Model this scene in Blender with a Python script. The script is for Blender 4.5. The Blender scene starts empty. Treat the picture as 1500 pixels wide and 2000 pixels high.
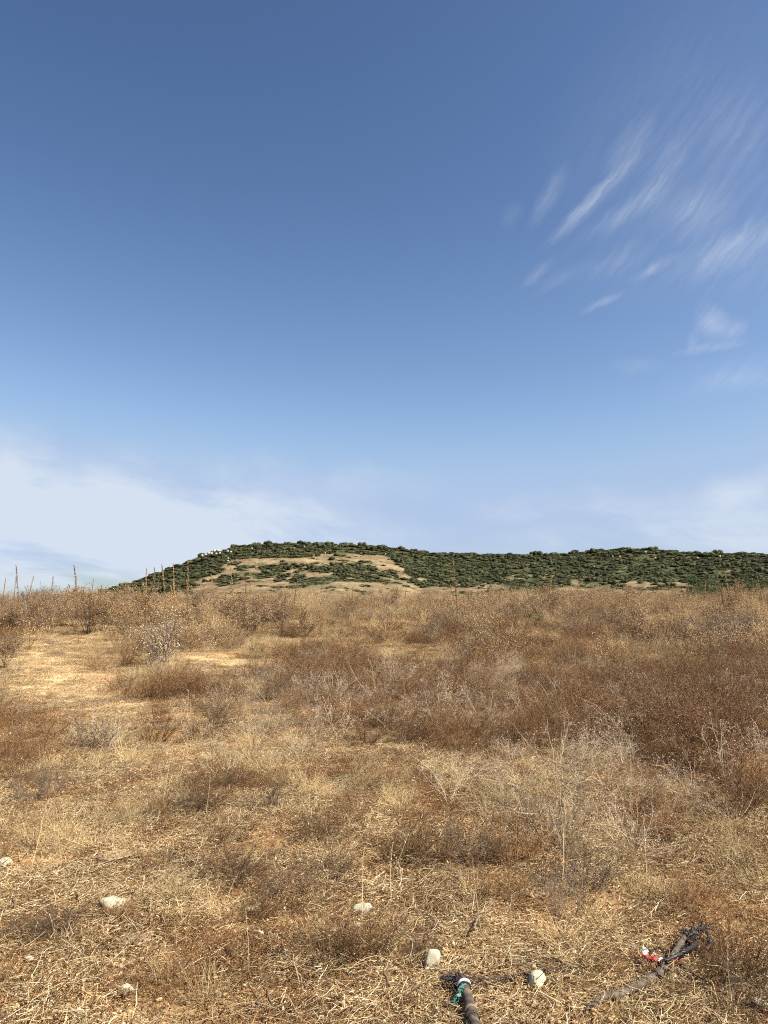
import bpy, math, random
import numpy as np
R = math.radians
rng = np.random.default_rng(7); random.seed(7)
S = bpy.context.scene
COL = S.collection

# ------------------------------------------------------------------ camera
EYE, F, HZ = 1.6, 1502.0, 1168.0            # eye height, focal length and horizon row in photo pixels
PITCH = math.atan((HZ-1000)/F)
cam = bpy.data.objects.new('camera', bpy.data.cameras.new('camera')); COL.objects.link(cam)
cam.location = (0, 0, EYE); cam.rotation_euler = (math.pi/2+PITCH, 0, 0)
cam.data.sensor_fit = 'VERTICAL'; cam.data.angle_y = 2*math.atan(1000/F)
cam.data.clip_start = .05; cam.data.clip_end = 9000
S.camera = cam
S.render.resolution_x, S.render.resolution_y = 768, 1024

# ------------------------------------------------------------------ light
SUN_AZ, SUN_EL = 112, 47                    # clockwise from +Y (the view), above the horizon
sd = (math.sin(R(SUN_AZ))*math.cos(R(SUN_EL)), math.cos(R(SUN_AZ))*math.cos(R(SUN_EL)), math.sin(R(SUN_EL)))
from mathutils import Vector
L = bpy.data.lights.new('sun', 'SUN'); L.energy = 5.0; L.angle = R(.53); L.color = (1, .92, .775)
sun = bpy.data.objects.new('sun', L); COL.objects.link(sun)
sun.rotation_euler = Vector(sd).to_track_quat('Z', 'Y').to_euler(); sun.location = (20, -10, 30)
S.view_settings.view_transform = 'Standard'; S.view_settings.look = 'None'
S.view_settings.exposure = 1.12; S.view_settings.gamma = 1
S.render.filter_size if hasattr(S.render, 'filter_size') else None
S.cycles.use_denoising = False
S.cycles.filter_width = 1.1
S.cycles.max_bounces = 5; S.cycles.diffuse_bounces = 3; S.cycles.transmission_bounces = 2; S.cycles.glossy_bounces = 1

def ray(u, v):
    """photo pixel -> world direction"""
    x = (u-750)/F; y = (1000-v)/F
    cp, sp = math.cos(PITCH), math.sin(PITCH)
    return np.stack([x+0*y, cp-y*sp+0*x, sp+y*cp+0*x], -1)
def azel(u, v):
    d = ray(np.float64(u), np.float64(v)); return math.degrees(math.atan2(d[0], d[1])), math.degrees(math.atan2(d[2], math.hypot(d[0], d[1])))
def project(P):
    x, y, z = P[..., 0], P[..., 1], P[..., 2]-EYE
    cp, sp = math.cos(PITCH), math.sin(PITCH)
    dep = np.maximum(y*cp+z*sp, 1e-3); up = -y*sp+z*cp
    return 750+F*x/dep, 1000-F*up/dep

# ------------------------------------------------------------------ world
W = bpy.data.worlds.new('World'); S.world = W; W.use_nodes = True
nt = W.node_tree; nt.nodes.clear()
def N(t, **k):
    n = nt.nodes.new(t)
    for a, b in k.items(): setattr(n, a, b)
    return n
def lk(a, b): nt.links.new(a, b)
def M(op, a, b=None, c=None, clamp=False):
    n = N('ShaderNodeMath', operation=op, use_clamp=clamp)
    for i, x in enumerate((a, b, c)):
        if x is None: continue
        if isinstance(x, (int, float)): n.inputs[i].default_value = x
        else: lk(x, n.inputs[i])
    return n.outputs[0]
def MR(v, a, b, c=0., d=1.):
    n = N('ShaderNodeMapRange', interpolation_type='SMOOTHSTEP')
    lk(v, n.inputs[0])
    for i, x in enumerate((a, b, c, d)): n.inputs[i+1].default_value = x
    return n.outputs[0]
sky = N('ShaderNodeTexSky', sky_type='NISHITA', sun_disc=False, sun_elevation=R(SUN_EL), sun_rotation=R(SUN_AZ),
        altitude=100, air_density=1.0, dust_density=1.0, ozone_density=1.6)
tc = N('ShaderNodeTexCoord'); sx = N('ShaderNodeSeparateXYZ'); lk(tc.outputs['Generated'], sx.inputs[0])
az = M('MULTIPLY', M('ARCTAN2', sx.outputs[0], sx.outputs[1]), 180/math.pi)
el = M('MULTIPLY', M('ARCSINE', sx.outputs[2]), 180/math.pi)
cb = N('ShaderNodeCombineXYZ'); lk(az, cb.inputs[0]); lk(el, cb.inputs[1])
def noise(vec, scale, detail=4, rough=.55, dist=0, color=False):
    n = N('ShaderNodeTexNoise'); lk(vec, n.inputs['Vector']); n.inputs['Scale'].default_value = scale
    n.inputs['Detail'].default_value = detail; n.inputs['Roughness'].default_value = rough; n.inputs['Distortion'].default_value = dist
    return n.outputs['Color' if color else 'Fac']
def vm(op, a, b):
    n = N('ShaderNodeVectorMath', operation=op)
    for i, x in enumerate((a, b)):
        if isinstance(x, tuple): n.inputs[i].default_value = x
        else: lk(x, n.inputs[i])
    return n.outputs[0]
def mapping(vec, loc, rot, sc, typ='TEXTURE'):
    n = N('ShaderNodeMapping', vector_type=typ); lk(vec, n.inputs[0])
    n.inputs[1].default_value = loc; n.inputs[2].default_value = (0, 0, rot); n.inputs[3].default_value = sc
    return n.outputs[0]
warp = vm('MULTIPLY', vm('SUBTRACT', noise(cb.outputs[0], .22, 4, .5, 0, True), (.5, .5, .5)), (5., 5., 0.))
pos = vm('ADD', cb.outputs[0], warp)
warp2 = vm('MULTIPLY', vm('SUBTRACT', noise(cb.outputs[0], .9, 3, .5, 0, True), (.5, .5, .5)), (.6, .6, 0.))
pos2 = vm('ADD', cb.outputs[0], warp2)
fib = MR(noise(mapping(pos2, (0, 0, 0), R(46), (4.2, .55, 1)), 1.0, 6, .6), .30, .74)      # fibres rising to the right
fine = MR(noise(mapping(pos2, (0, 0, 0), R(38), (2.4, .16, 1)), 1.0, 5, .65), .25, .8)
def streak(u0, v0, u1, v1, wid, amp, src=None, edge=0.):
    a0, e0 = azel(u0, v0); a1, e1 = azel(u1, v1)
    ln = math.hypot(a1-a0, e1-e0)/2
    m = mapping(src or pos2, ((a0+a1)/2, (e0+e1)/2, 0), math.atan2(e1-e0, a1-a0), (ln*1.62, wid*1.25, 1))
    d = N('ShaderNodeVectorMath', operation='LENGTH'); lk(m, d.inputs[0])
    return MR(d.outputs['Value'], edge, 1., amp, 0.)
streaks = [(1045,430,1105,330,.75,.42),(1085,462,1205,340,.62,.85),(1190,360,1265,240,1.3,.40),(1165,452,1310,355,.85,.48),
 (1270,400,1340,250,1.5,.30),(1290,440,1420,390,2.0,.42),(1235,548,1328,496,.45,.45),(1140,608,1212,573,.32,.62),
 (1025,556,1078,510,.45,.30),(1050,570,1130,520,.6,.22),(1140,540,1270,480,1.0,.22),(1335,525,1520,445,1.3,.50),(1370,560,1600,400,4.5,.22),(1380,330,1520,200,3.6,.25),
 (1330,690,1450,668,.40,.52),(1360,650,1345,690,.5,.42),(1375,600,1400,660,1.1,.75),(1400,630,1450,650,.9,.60),(1120,360,1500,100,6.5,.15),(1100,520,1480,320,3.2,.10),(1180,560,1540,470,2.4,.16),(1300,760,1560,700,1.6,.18),
 (1380,745,1530,735,.9,.32),(1200,716,1290,712,.7,.2),(985,440,1015,400,.8,.14)]
tot = None
for s in streaks:
    m = streak(*s); tot = m if tot is None else M('ADD', tot, m)
cir = M('MULTIPLY', tot, M('MULTIPLY_ADD', fib, .62, .38))
cir = M('MULTIPLY', cir, M('MULTIPLY_ADD', fine, .35, .7))
# low banks of thin cloud at both sides
soft = noise(mapping(cb.outputs[0], (0, 0, 0), R(-8), (14., 4.5, 1)), 1., 6, .62, .4)
banks = None
for b in [(-260,1010,560,1050,5.6,.85),(-200,960,700,1030,3.4,.5),(300,980,820,1060,2.2,.5),(-300,1090,900,1120,3.4,.85),(-500,1150,420,1150,3.6,.8),(300,900,660,960,2.6,.34),(600,950,850,940,1.3,.22),(-60,820,110,860,1.7,.22),
          (930,1040,1330,1070,3.4,.5),(1150,1050,1900,1020,4.0,.95),(1380,960,1560,940,2.0,.5),(-600,930,250,930,3.2,.75),(900,985,1080,1000,1.2,.25)]:
    m = streak(*b, src=pos); banks = m if banks is None else M('ADD', banks, m)
bk = M('MULTIPLY', banks, MR(soft, .32, .62, .15, 1.)); bk = M('MINIMUM', bk, 1.)
cloud = M('MINIMUM', M('ADD', M('MULTIPLY', cir, .60), M('MULTIPLY', bk, .76)), .92)
hs = N('ShaderNodeHueSaturation'); hs.inputs['Saturation'].default_value = .80; hs.inputs['Value'].default_value = 1.; lk(sky.outputs[0], hs.inputs['Color'])
sk = N('ShaderNodeSeparateColor'); lk(hs.outputs[0], sk.inputs[0]); cc_ = N('ShaderNodeCombineColor')
for i, (k_, g_) in enumerate([(.282, 1.81), (.3516, 1.575), (.4495, 1.413)]):        # deeper, clearer blue than the stock sky
    lk(M('SMOOTH_MIN', M('MULTIPLY', M('POWER', sk.outputs[i], g_), k_), (2.35, 3.05, 4.3)[i], .9), cc_.inputs[i])
mx = N('ShaderNodeMix', data_type='RGBA'); lk(cloud, mx.inputs[0]); lk(cc_.outputs[0], mx.inputs[6]); mx.inputs[7].default_value = (3.95, 4.35, 4.85, 1)
bg = N('ShaderNodeBackground'); bg.inputs[1].default_value = .086; lk(mx.outputs[2], bg.inputs[0])
wo = N('ShaderNodeOutputWorld'); lk(bg.outputs[0], wo.inputs[0])

# ------------------------------------------------------------------ noise and ground shape
_T = np.random.default_rng(3).random((8, 256, 256))
def vn(x, y, k=0):
    x = np.asarray(x, float); y = np.asarray(y, float)
    xi, yi = np.floor(x).astype(int), np.floor(y).astype(int); fx, fy = x-xi, y-yi
    fx = fx*fx*(3-2*fx); fy = fy*fy*(3-2*fy); T = _T[k % 8]
    g = lambda a, b: T[a & 255, b & 255]
    return (g(xi, yi)*(1-fx)+g(xi+1, yi)*fx)*(1-fy)+(g(xi, yi+1)*(1-fx)+g(xi+1, yi+1)*fx)*fy
def fbm(x, y, sc, k=0, o=4):
    s, a, t = 0, 1., 0
    for i in range(o):
        s = s+a*vn(np.asarray(x)/sc*2**i+17.3*i+k*7.7, np.asarray(y)/sc*2**i+5.1*i, k+i); t += a; a *= .5
    return s/t
def sm(t): t = np.clip(t, 0, 1); return t*t*(3-2*t)
def ground_z(x, y):
    x = np.asarray(x, float); y = np.asarray(y, float); r = np.hypot(x, y)
    z = 1.12*sm((y-5)/38.)
    z = z-7.5*sm((r-46)/110.)*(y > 0)
    z = z+.16*(fbm(x, y, 3.2, 1, 3)-.5)*np.clip(r/6, .25, 1)+.5*(fbm(x, y, 17, 2, 2)-.5)*np.clip(r/20, 0, 1)
    fade = np.clip(1-(r-12)/14, 0, 1)
    return z+fade*(.045*(fbm(x, y, .55, 3, 3)-.5)+.02*(fbm(x, y, .11, 4, 2)-.5))
def gpt(u, v, lift=0.):
    """photo pixel -> point on the ground"""
    d = ray(np.float64(u), np.float64(v)); t = 1.5
    for _ in range(4000):
        p = d*t
        if EYE+p[2] <= ground_z(p[0], p[1])+lift: break
        t *= 1.0025
        if t > 60: break
    p = d*t; return float(p[0]), float(p[1]), float(ground_z(p[0], p[1]))

# ------------------------------------------------------------------ mesh helpers
class MB:
    """collects vertices and faces (numpy) for ONE mesh"""
    def __init__(s): s.v = []; s.q = []; s.n = 0; s.mi = []; s.m = 0
    def add(s, V, Fc):
        V = np.asarray(V, float).reshape(-1, 3); Fc = np.asarray(Fc, int)
        s.v.append(V); s.q.append(Fc+s.n); s.mi.append(np.full(len(Fc), s.m)); s.n += len(V)
    def mesh(s, name, mats, smooth=False):
        V = np.concatenate(s.v) if s.v else np.zeros((0, 3))
        me = bpy.data.meshes.new(name); me.vertices.add(len(V)); me.vertices.foreach_set('co', V.ravel())
        tot = np.concatenate([np.full(len(q), q.shape[1]) for q in s.q]); idx = np.concatenate([q.ravel() for q in s.q])
        me.loops.add(len(idx)); me.loops.foreach_set('vertex_index', idx)
        me.polygons.add(len(tot)); st = np.concatenate([[0], np.cumsum(tot)[:-1]])
        me.polygons.foreach_set('loop_start', st); me.polygons.foreach_set('loop_total', tot)
        me.polygons.foreach_set('material_index', np.concatenate(s.mi))
        if smooth: me.polygons.foreach_set('use_smooth', np.ones(len(tot), bool))
        for m in (mats if isinstance(mats, (list, tuple)) else [mats]): me.materials.append(m)
        me.update(calc_edges=True); me.validate(); return me
def nrm(a): return a/np.maximum(np.linalg.norm(a, axis=-1, keepdims=True), 1e-9)
def tubes(mb, P, Rd, sides=3, cap=False):
    P = np.asarray(P, float); n, K, _ = P.shape; Rd = np.broadcast_to(np.asarray(Rd, float), (n, K))
    T = np.gradient(P, axis=1); T = nrm(T)
    ref = np.where(np.abs(nrm(P[:, -1]-P[:, 0])[:, 2:3]) > .8, np.array([[1., 0, 0]]), np.array([[0, 0, 1.]]))[:, None, :]
    A = nrm(np.cross(T, np.broadcast_to(ref, T.shape))); B = np.cross(T, A)
    th = np.arange(sides)*2*math.pi/sides
    V = P[:, :, None]+Rd[:, :, None, None]*(A[:, :, None]*np.cos(th)[:, None]+B[:, :, None]*np.sin(th)[:, None])
    i = np.arange(n)[:, None, None]*K*sides+np.arange(K-1)[None, :, None]*sides; j = np.arange(sides); j2 = (j+1) % sides
    Fc = np.stack([i+j, i+j2, i+sides+j2, i+sides+j], -1).reshape(-1, 4)
    mb.add(V, Fc)
    if cap:
        for k in range(n):
            for e in (0, K-1):
                ring = P[k, e]+ (V[k, e]-P[k, e])
                c = P[k, e]
                vv = np.vstack([ring, c[None]]); mb.add(vv, np.array([[q, (q+1) % sides, sides] for q in range(sides)]))
def ribbons(mb, P, Wd, up=None):
    P = np.asarray(P, float); n, K, _ = P.shape; Wd = np.broadcast_to(np.asarray(Wd, float), (n, K))
    T = nrm(np.gradient(P, axis=1)); rv = nrm(rng.normal(size=(n, 1, 3))) if up is None else np.broadcast_to(np.array(up, float), (n, 1, 3))
    Sd = nrm(np.cross(T, np.broadcast_to(rv, T.shape)))*Wd[:, :, None]/2
    V = np.stack([P-Sd, P+Sd], 2)
    i = np.arange(n)[:, None]*K*2+np.arange(K-1)[None]*2
    mb.add(V, np.stack([i, i+1, i+3, i+2], -1).reshape(-1, 4))
def bits(mb, C, r, stretch=1.4):
    """small bipyramids: pods, seeds, crumbs"""
    C = np.asarray(C, float).reshape(-1, 3); n = len(C); r = np.broadcast_to(np.asarray(r, float), (n,))
    a = nrm(rng.normal(size=(n, 3))); b = nrm(np.cross(a, rng.normal(size=(n, 3)))); c = np.cross(a, b)
    V = [C+a*(r*stretch)[:, None], C-a*(r*stretch)[:, None]]
    for k in range(3):
        t = k*2*math.pi/3; V.append(C+(b*math.cos(t)+c*math.sin(t))*r[:, None])
    V = np.stack(V, 1); base = np.arange(n)[:, None]*5
    fs = [np.stack([base[:, 0]+p, base[:, 0]+2+k, base[:, 0]+2+(k+1) % 3][:: (1 if p == 0 else -1)], -1) for k in range(3) for p in (0, 1)]
    mb.add(V, np.concatenate(fs))
def leaves(mb, C, s, flat=0.):
    """small rhombic leaves with random facing"""
    C = np.asarray(C, float).reshape(-1, 3); n = len(C); s = np.broadcast_to(np.asarray(s, float), (n,))[:, None]
    a = nrm(rng.normal(size=(n, 3))); nn = rng.normal(size=(n, 3)); nn[:, 2] += flat; b = nrm(np.cross(a, nn))
    V = np.stack([C-a*s, C+b*s*.5, C+a*s, C-b*s*.5], 1); i = np.arange(n)[:, None]*4
    mb.add(V, i+np.arange(4)[None])
def grow(base, a, pitch, Ln, K=5, droop=0., wob=.12):
    """curved stems: arrays of start, heading, pitch, length -> (n,K,3)"""
    base = np.asarray(base, float); n = len(base); Ln = np.broadcast_to(Ln, (n,))
    d = np.stack([np.cos(pitch)*np.cos(a), np.cos(pitch)*np.sin(a), np.sin(pitch)], -1)
    P = [base]; p = base.copy(); st = (Ln/(K-1))[:, None]
    for k in range(K-1):
        d = nrm(d+rng.normal(size=d.shape)*wob+np.array([0, 0, -1.])*np.reshape(droop, (-1, 1))/(K-1))
        p = p+d*st; P.append(p)
    return np.stack(P, 1)
def along(P, i, s):
    K = P.shape[1]; f = s*(K-1); k = np.minimum(f.astype(int), K-2); t = (f-k)[:, None]
    return P[i, k]*(1-t)+P[i, k+1]*t
def uni(a, b, n): return rng.uniform(a, b, n)
_ico = {}
def ico(sub):
    if sub not in _ico:
        import bmesh
        bm = bmesh.new(); bmesh.ops.create_icosphere(bm, subdivisions=sub, radius=1)
        _ico[sub] = (np.array([v.co[:] for v in bm.verts]), np.array([[v.index for v in f.verts] for f in bm.faces])); bm.free()
    return _ico[sub]

# ------------------------------------------------------------------ materials
def mat(name): 
    m = bpy.data.materials.new(name); m.use_nodes = True; t = m.node_tree; t.nodes.clear(); return m, t
def ramp(t, fac, cols, interp='LINEAR'):
    r = t.nodes.new('ShaderNodeValToRGB'); r.color_ramp.interpolation = interp
    while len(r.color_ramp.elements) < len(cols): r.color_ramp.elements.new(.5)
    for i, c in enumerate(cols):
        p, c = c if isinstance(c[1], tuple) else (i/(len(cols)-1), c)
        r.color_ramp.elements[i].position = p; r.color_ramp.elements[i].color = (*c, 1)
    if fac is not None: t.links.new(fac, r.inputs[0])
    return r.outputs[0]
def mixc(t, f, a, b, mode='MIX'):
    n = t.nodes.new('ShaderNodeMix'); n.data_type = 'RGBA'; n.blend_type = mode
    for i, x in ((0, f), (6, a), (7, b)):
        if isinstance(x, (float, int)): n.inputs[i].default_value = x
        elif isinstance(x, tuple): n.inputs[i].default_value = (*x, 1)
        else: t.links.new(x, n.inputs[i])
    return n.outputs[2]
def island_mat(name, cols, trans=.22, var=.35, rough=.75, spec=.25):
    """each blade or pod takes its own colour of the range; each plant is a little lighter or darker"""
    m, t = mat(name); g = t.nodes.new('ShaderNodeNewGeometry'); oi = t.nodes.new('ShaderNodeObjectInfo')
    c = ramp(t, g.outputs['Random Per Island'], cols)
    mr = t.nodes.new('ShaderNodeMapRange'); t.links.new(oi.outputs['Random'], mr.inputs[0]); mr.inputs[3].default_value = 1-var; mr.inputs[4].default_value = 1+var
    hsv = t.nodes.new('ShaderNodeHueSaturation'); t.links.new(mr.outputs[0], hsv.inputs['Value']); t.links.new(c, hsv.inputs['Color'])
    b = t.nodes.new('ShaderNodeBsdfPrincipled'); b.inputs['Roughness'].default_value = rough; b.inputs['Specular IOR Level'].default_value = spec
    t.links.new(hsv.outputs[0], b.inputs['Base Color']); o = t.nodes.new('ShaderNodeOutputMaterial')
    if trans:
        tr = t.nodes.new('ShaderNodeBsdfTranslucent'); t.links.new(hsv.outputs[0], tr.inputs[0]); mx = t.nodes.new('ShaderNodeMixShader'); mx.inputs[0].default_value = trans
        t.links.new(b.outputs[0], mx.inputs[1]); t.links.new(tr.outputs[0], mx.inputs[2]); t.links.new(mx.outputs[0], o.inputs[0])
    else: t.links.new(b.outputs[0], o.inputs[0])
    return m
def nz(t, scale, detail=5, rough=.6, coord='Object', dist=0., vec=None):
    if vec is None:
        tcn = t.nodes.new('ShaderNodeTexCoord'); vec = tcn.outputs[coord]
    n = t.nodes.new('ShaderNodeTexNoise'); n.inputs['Scale'].default_value = scale; n.inputs['Detail'].default_value = detail
    n.inputs['Roughness'].default_value = rough; n.inputs['Distortion'].default_value = dist; t.links.new(vec, n.inputs['Vector']); return n.outputs['Fac']
def solid_mat(name, cols, scale=8, rough=.85, bump=.4, bdist=.01, spec=.3, stretch=None, detail=6):
    m, t = mat(name); tcn = t.nodes.new('ShaderNodeTexCoord'); vec = tcn.outputs['Object']
    if stretch:
        mp = t.nodes.new('ShaderNodeMapping'); mp.inputs[3].default_value = stretch; t.links.new(vec, mp.inputs[0]); vec = mp.outputs[0]
    f = nz(t, scale, detail, .65, vec=vec); k = len(cols)
    c = ramp(t, f, [(.3+.4*i/(k-1), cl) for i, cl in enumerate(cols)])
    b = t.nodes.new('ShaderNodeBsdfPrincipled'); b.inputs['Roughness'].default_value = rough; b.inputs['Specular IOR Level'].default_value = spec
    t.links.new(c, b.inputs['Base Color'])
    bp = t.nodes.new('ShaderNodeBump'); bp.inputs['Strength'].default_value = bump; bp.inputs['Distance'].default_value = bdist
    t.links.new(nz(t, scale*3, 6, .7, vec=vec), bp.inputs['Height']); t.links.new(bp.outputs[0], b.inputs['Normal'])
    o = t.nodes.new('ShaderNodeOutputMaterial'); t.links.new(b.outputs[0], o.inputs[0]); return m

M_STRAW = island_mat('straw', [(.07,.038,.017),(.22,.13,.058),(.37,.24,.115),(.52,.38,.195),(.66,.53,.32),(.78,.68,.48)], .2, .4)
M_GRASS = island_mat('dry_grass', [(.34,.22,.09),(.54,.39,.19),(.66,.51,.27),(.74,.62,.39),(.44,.29,.12)], .3)
M_BROWN = island_mat('brown_twig', [(.055,.028,.014),(.12,.058,.022),(.19,.098,.038),(.28,.152,.062),(.50,.34,.18)], .12)
M_BROWN2 = island_mat('deep_brown_twig', [(.045,.022,.010),(.095,.046,.019),(.155,.08,.033),(.23,.125,.055),(.42,.29,.16)], .12)
M_RUST = island_mat('rust_twig', [(.095,.042,.018),(.18,.085,.036),(.27,.135,.058),(.38,.21,.095)], .15)
M_GREYT = island_mat('grey_twig', [(.07,.052,.038),(.135,.10,.072),(.20,.155,.112),(.32,.26,.195)], .08)
M_DARKT = island_mat('dark_twig', [(.04,.026,.017),(.08,.052,.033),(.13,.088,.055),(.22,.16,.10)], .08)
M_POD = island_mat('seed_pod', [(.25,.155,.08),(.42,.28,.145),(.56,.41,.23),(.66,.52,.34)], .1)
M_POD2 = island_mat('brown_pod', [(.13,.07,.034),(.25,.15,.07),(.38,.245,.12),(.56,.41,.23)], .1)
M_WHITE = island_mat('white_seed', [(.50,.42,.33),(.66,.60,.52),(.78,.74,.68)], .2)
M_GREEN = island_mat('leaf_green', [(.035,.055,.018),(.06,.09,.03),(.09,.125,.045)], .25, .2)
M_OLIVE = island_mat('leaf_olive', [(.10,.12,.035),(.17,.18,.06),(.24,.22,.09)], .25, .2)
M_SCRUB = island_mat('scrub_leaf', [(.032,.037,.017),(.055,.060,.026),(.082,.085,.037),(.122,.116,.055)], .28, .5)
M_STONE = solid_mat('limestone', [(.34,.29,.19),(.48,.44,.32),(.58,.54,.42)], 14, .9, .6, .006)
M_ROCK = solid_mat('outcrop', [(.20,.18,.14),(.36,.33,.28),(.50,.47,.41)], .6, .9, .6, .3)
M_WOOD = solid_mat('weathered_wood', [(.03,.022,.016),(.085,.066,.05),(.17,.14,.11)], 26, .85, .8, .005, stretch=(1, 1, .22))
M_WOOD2 = solid_mat('pale_weathered_wood', [(.03,.022,.016),(.095,.076,.058),(.19,.155,.12)], 26, .85, .8, .005)
M_BLACK = solid_mat('black_plastic', [(.012,.012,.014),(.035,.035,.038)], 20, .5, .4, .003, .5)
M_WIRE = solid_mat('rusty_wire', [(.03,.022,.018),(.09,.06,.045)], 60, .7, .3, .001)
M_RED = solid_mat('red_tape', [(.30,.03,.03),(.50,.06,.055)], 20, .45, .3, .002, .5)
M_WTAPE = solid_mat('white_plastic', [(.66,.66,.64),(.82,.82,.80)], 20, .45, .3, .002, .5)
M_TEAL = solid_mat('teal_cord', [(.02,.10,.08),(.05,.20,.165),(.30,.42,.37)], 60, .6, .4, .002, .3)
M_CLOD = solid_mat('clod', [(.24,.16,.09),(.38,.27,.165),(.50,.38,.25)], 18, .95, .7, .008)

# ------------------------------------------------------------------ naming
def tag(o, label=None, cat=None, group=None, kind=None):
    for k, v in (('label', label), ('category', cat), ('group', group), ('kind', kind)):
        if v: o[k] = v
    return o
def obj(name, me, parent=None, loc=None, rz=0., sc=None):
    o = bpy.data.objects.new(name, me); COL.objects.link(o)
    if parent: o.parent = parent
    if loc is not None: o.location = loc
    o.rotation_euler = (0, 0, rz)
    if sc is not None: o.scale = sc if isinstance(sc, (tuple, list)) else (sc, sc, sc)
    return o
def place(kind, parts, loc, rz=0., sc=1., tilt=None, **tg):
    """an Empty at the plant's base with one child per (part name, mesh); a single mesh stays one object"""
    if len(parts) == 1: r = obj(kind, parts[0][1], None, loc, rz, sc)
    else:
        r = obj(kind, None, None, loc, rz, sc); r.empty_display_size = .2
        for pn, me in parts:
            p_ = obj(pn, me, r)
            if pn in ('seed_pods', 'foliage', 'seed_heads'): p_['kind'] = 'stuff'
    if tilt: r.rotation_euler = (tilt[0], tilt[1], rz)
    return tag(r, **tg)

# ------------------------------------------------------------------ layout of the field, read off the photo
def gs(u, v, cu, cv, su, sv): return np.exp(-((u-cu)/su)**2-((v-cv)/sv)**2)
BARE = [(90,1290,120,46,1.2),(130,1350,120,28,.9),(400,1290,80,20,1.),(430,1315,60,14,.7),(270,1385,36,14,.9),(150,1250,90,14,.8),(60,1890,90,26,1.0),(240,1850,60,22,.6),
        (200,1975,90,20,.7),(650,1935,80,22,.7),(410,1235,30,8,.8),(850,1490,50,18,.5),(420,1570,80,18,.3),(700,1300,80,10,.3),(230,1640,70,20,.6),(20,1740,40,30,.8),(1030,1240,60,8,.4)]
BROWN = [(1120,1400,260,56,1.15),(1430,1540,120,110,1.35),(1290,1470,130,60,.8),(1400,1400,160,50,.8),(930,1365,220,34,.8),(680,1350,80,26,.5),(740,1420,90,26,.6),(330,1370,50,26,.7),
         (60,1440,110,40,.75),(300,1455,90,26,.6),(450,1400,50,18,.5),(900,1450,110,34,.7),(100,1560,50,22,.8),(380,1580,50,20,.8),(465,1540,44,14,.9),(290,1600,50,12,.4),
         (450,1710,40,36,.9),(560,1755,80,26,1.0),(650,1710,50,26,.9),(780,1670,60,26,.6),(925,1680,30,34,.8),(900,1720,90,20,.6),(1010,1660,40,40,.6),(1290,1640,40,40,.4),(1180,1720,160,26,.5),
         (1400,1780,120,44,.6),(690,1870,90,30,.8),(100,1830,80,20,.7),(500,1920,60,18,.4),(1450,1940,60,44,.8),(840,1868,30,16,.8),(1250,1840,100,44,.5),(320,1960,60,20,.3)]
GRASS = [(850,1480,110,40,1.),(1090,1480,80,34,1.),(480,1470,140,34,.8),(650,1570,160,40,.8),(1050,1580,110,60,.9),(1250,1640,200,46,.9),(1460,1620,60,40,.8),(250,1500,140,24,.7),
         (200,1600,180,50,.6),(640,1190,60,60,.8),(620,1150,30,20,1.),(1000,1560,60,30,.8),(1110,1640,60,60,.6),(90,1650,80,60,.7),(380,1730,60,40,.4),(1010,1840,80,40,.5),(400,1960,90,30,.5),(740,1230,120,30,.5),(1300,1760,120,40,.5),(1200,1960,200,30,.4)]
RED = [(480,1440,80,20,.9),(40,1460,80,24,.6),(430,1200,40,30,.8),(470,1240,60,20,.7),(300,1310,70,20,.6),(700,1420,60,16,.4),(250,1660,160,26,.6),(900,1560,80,20,.4),(1430,1470,60,50,.7),(560,1330,40,20,.5)]
def field(lst, u, v): 
    s = 0
    for c in lst: s = s+gs(u, v, c[0], c[1], c[2], c[3])*c[4]
    return s

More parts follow.
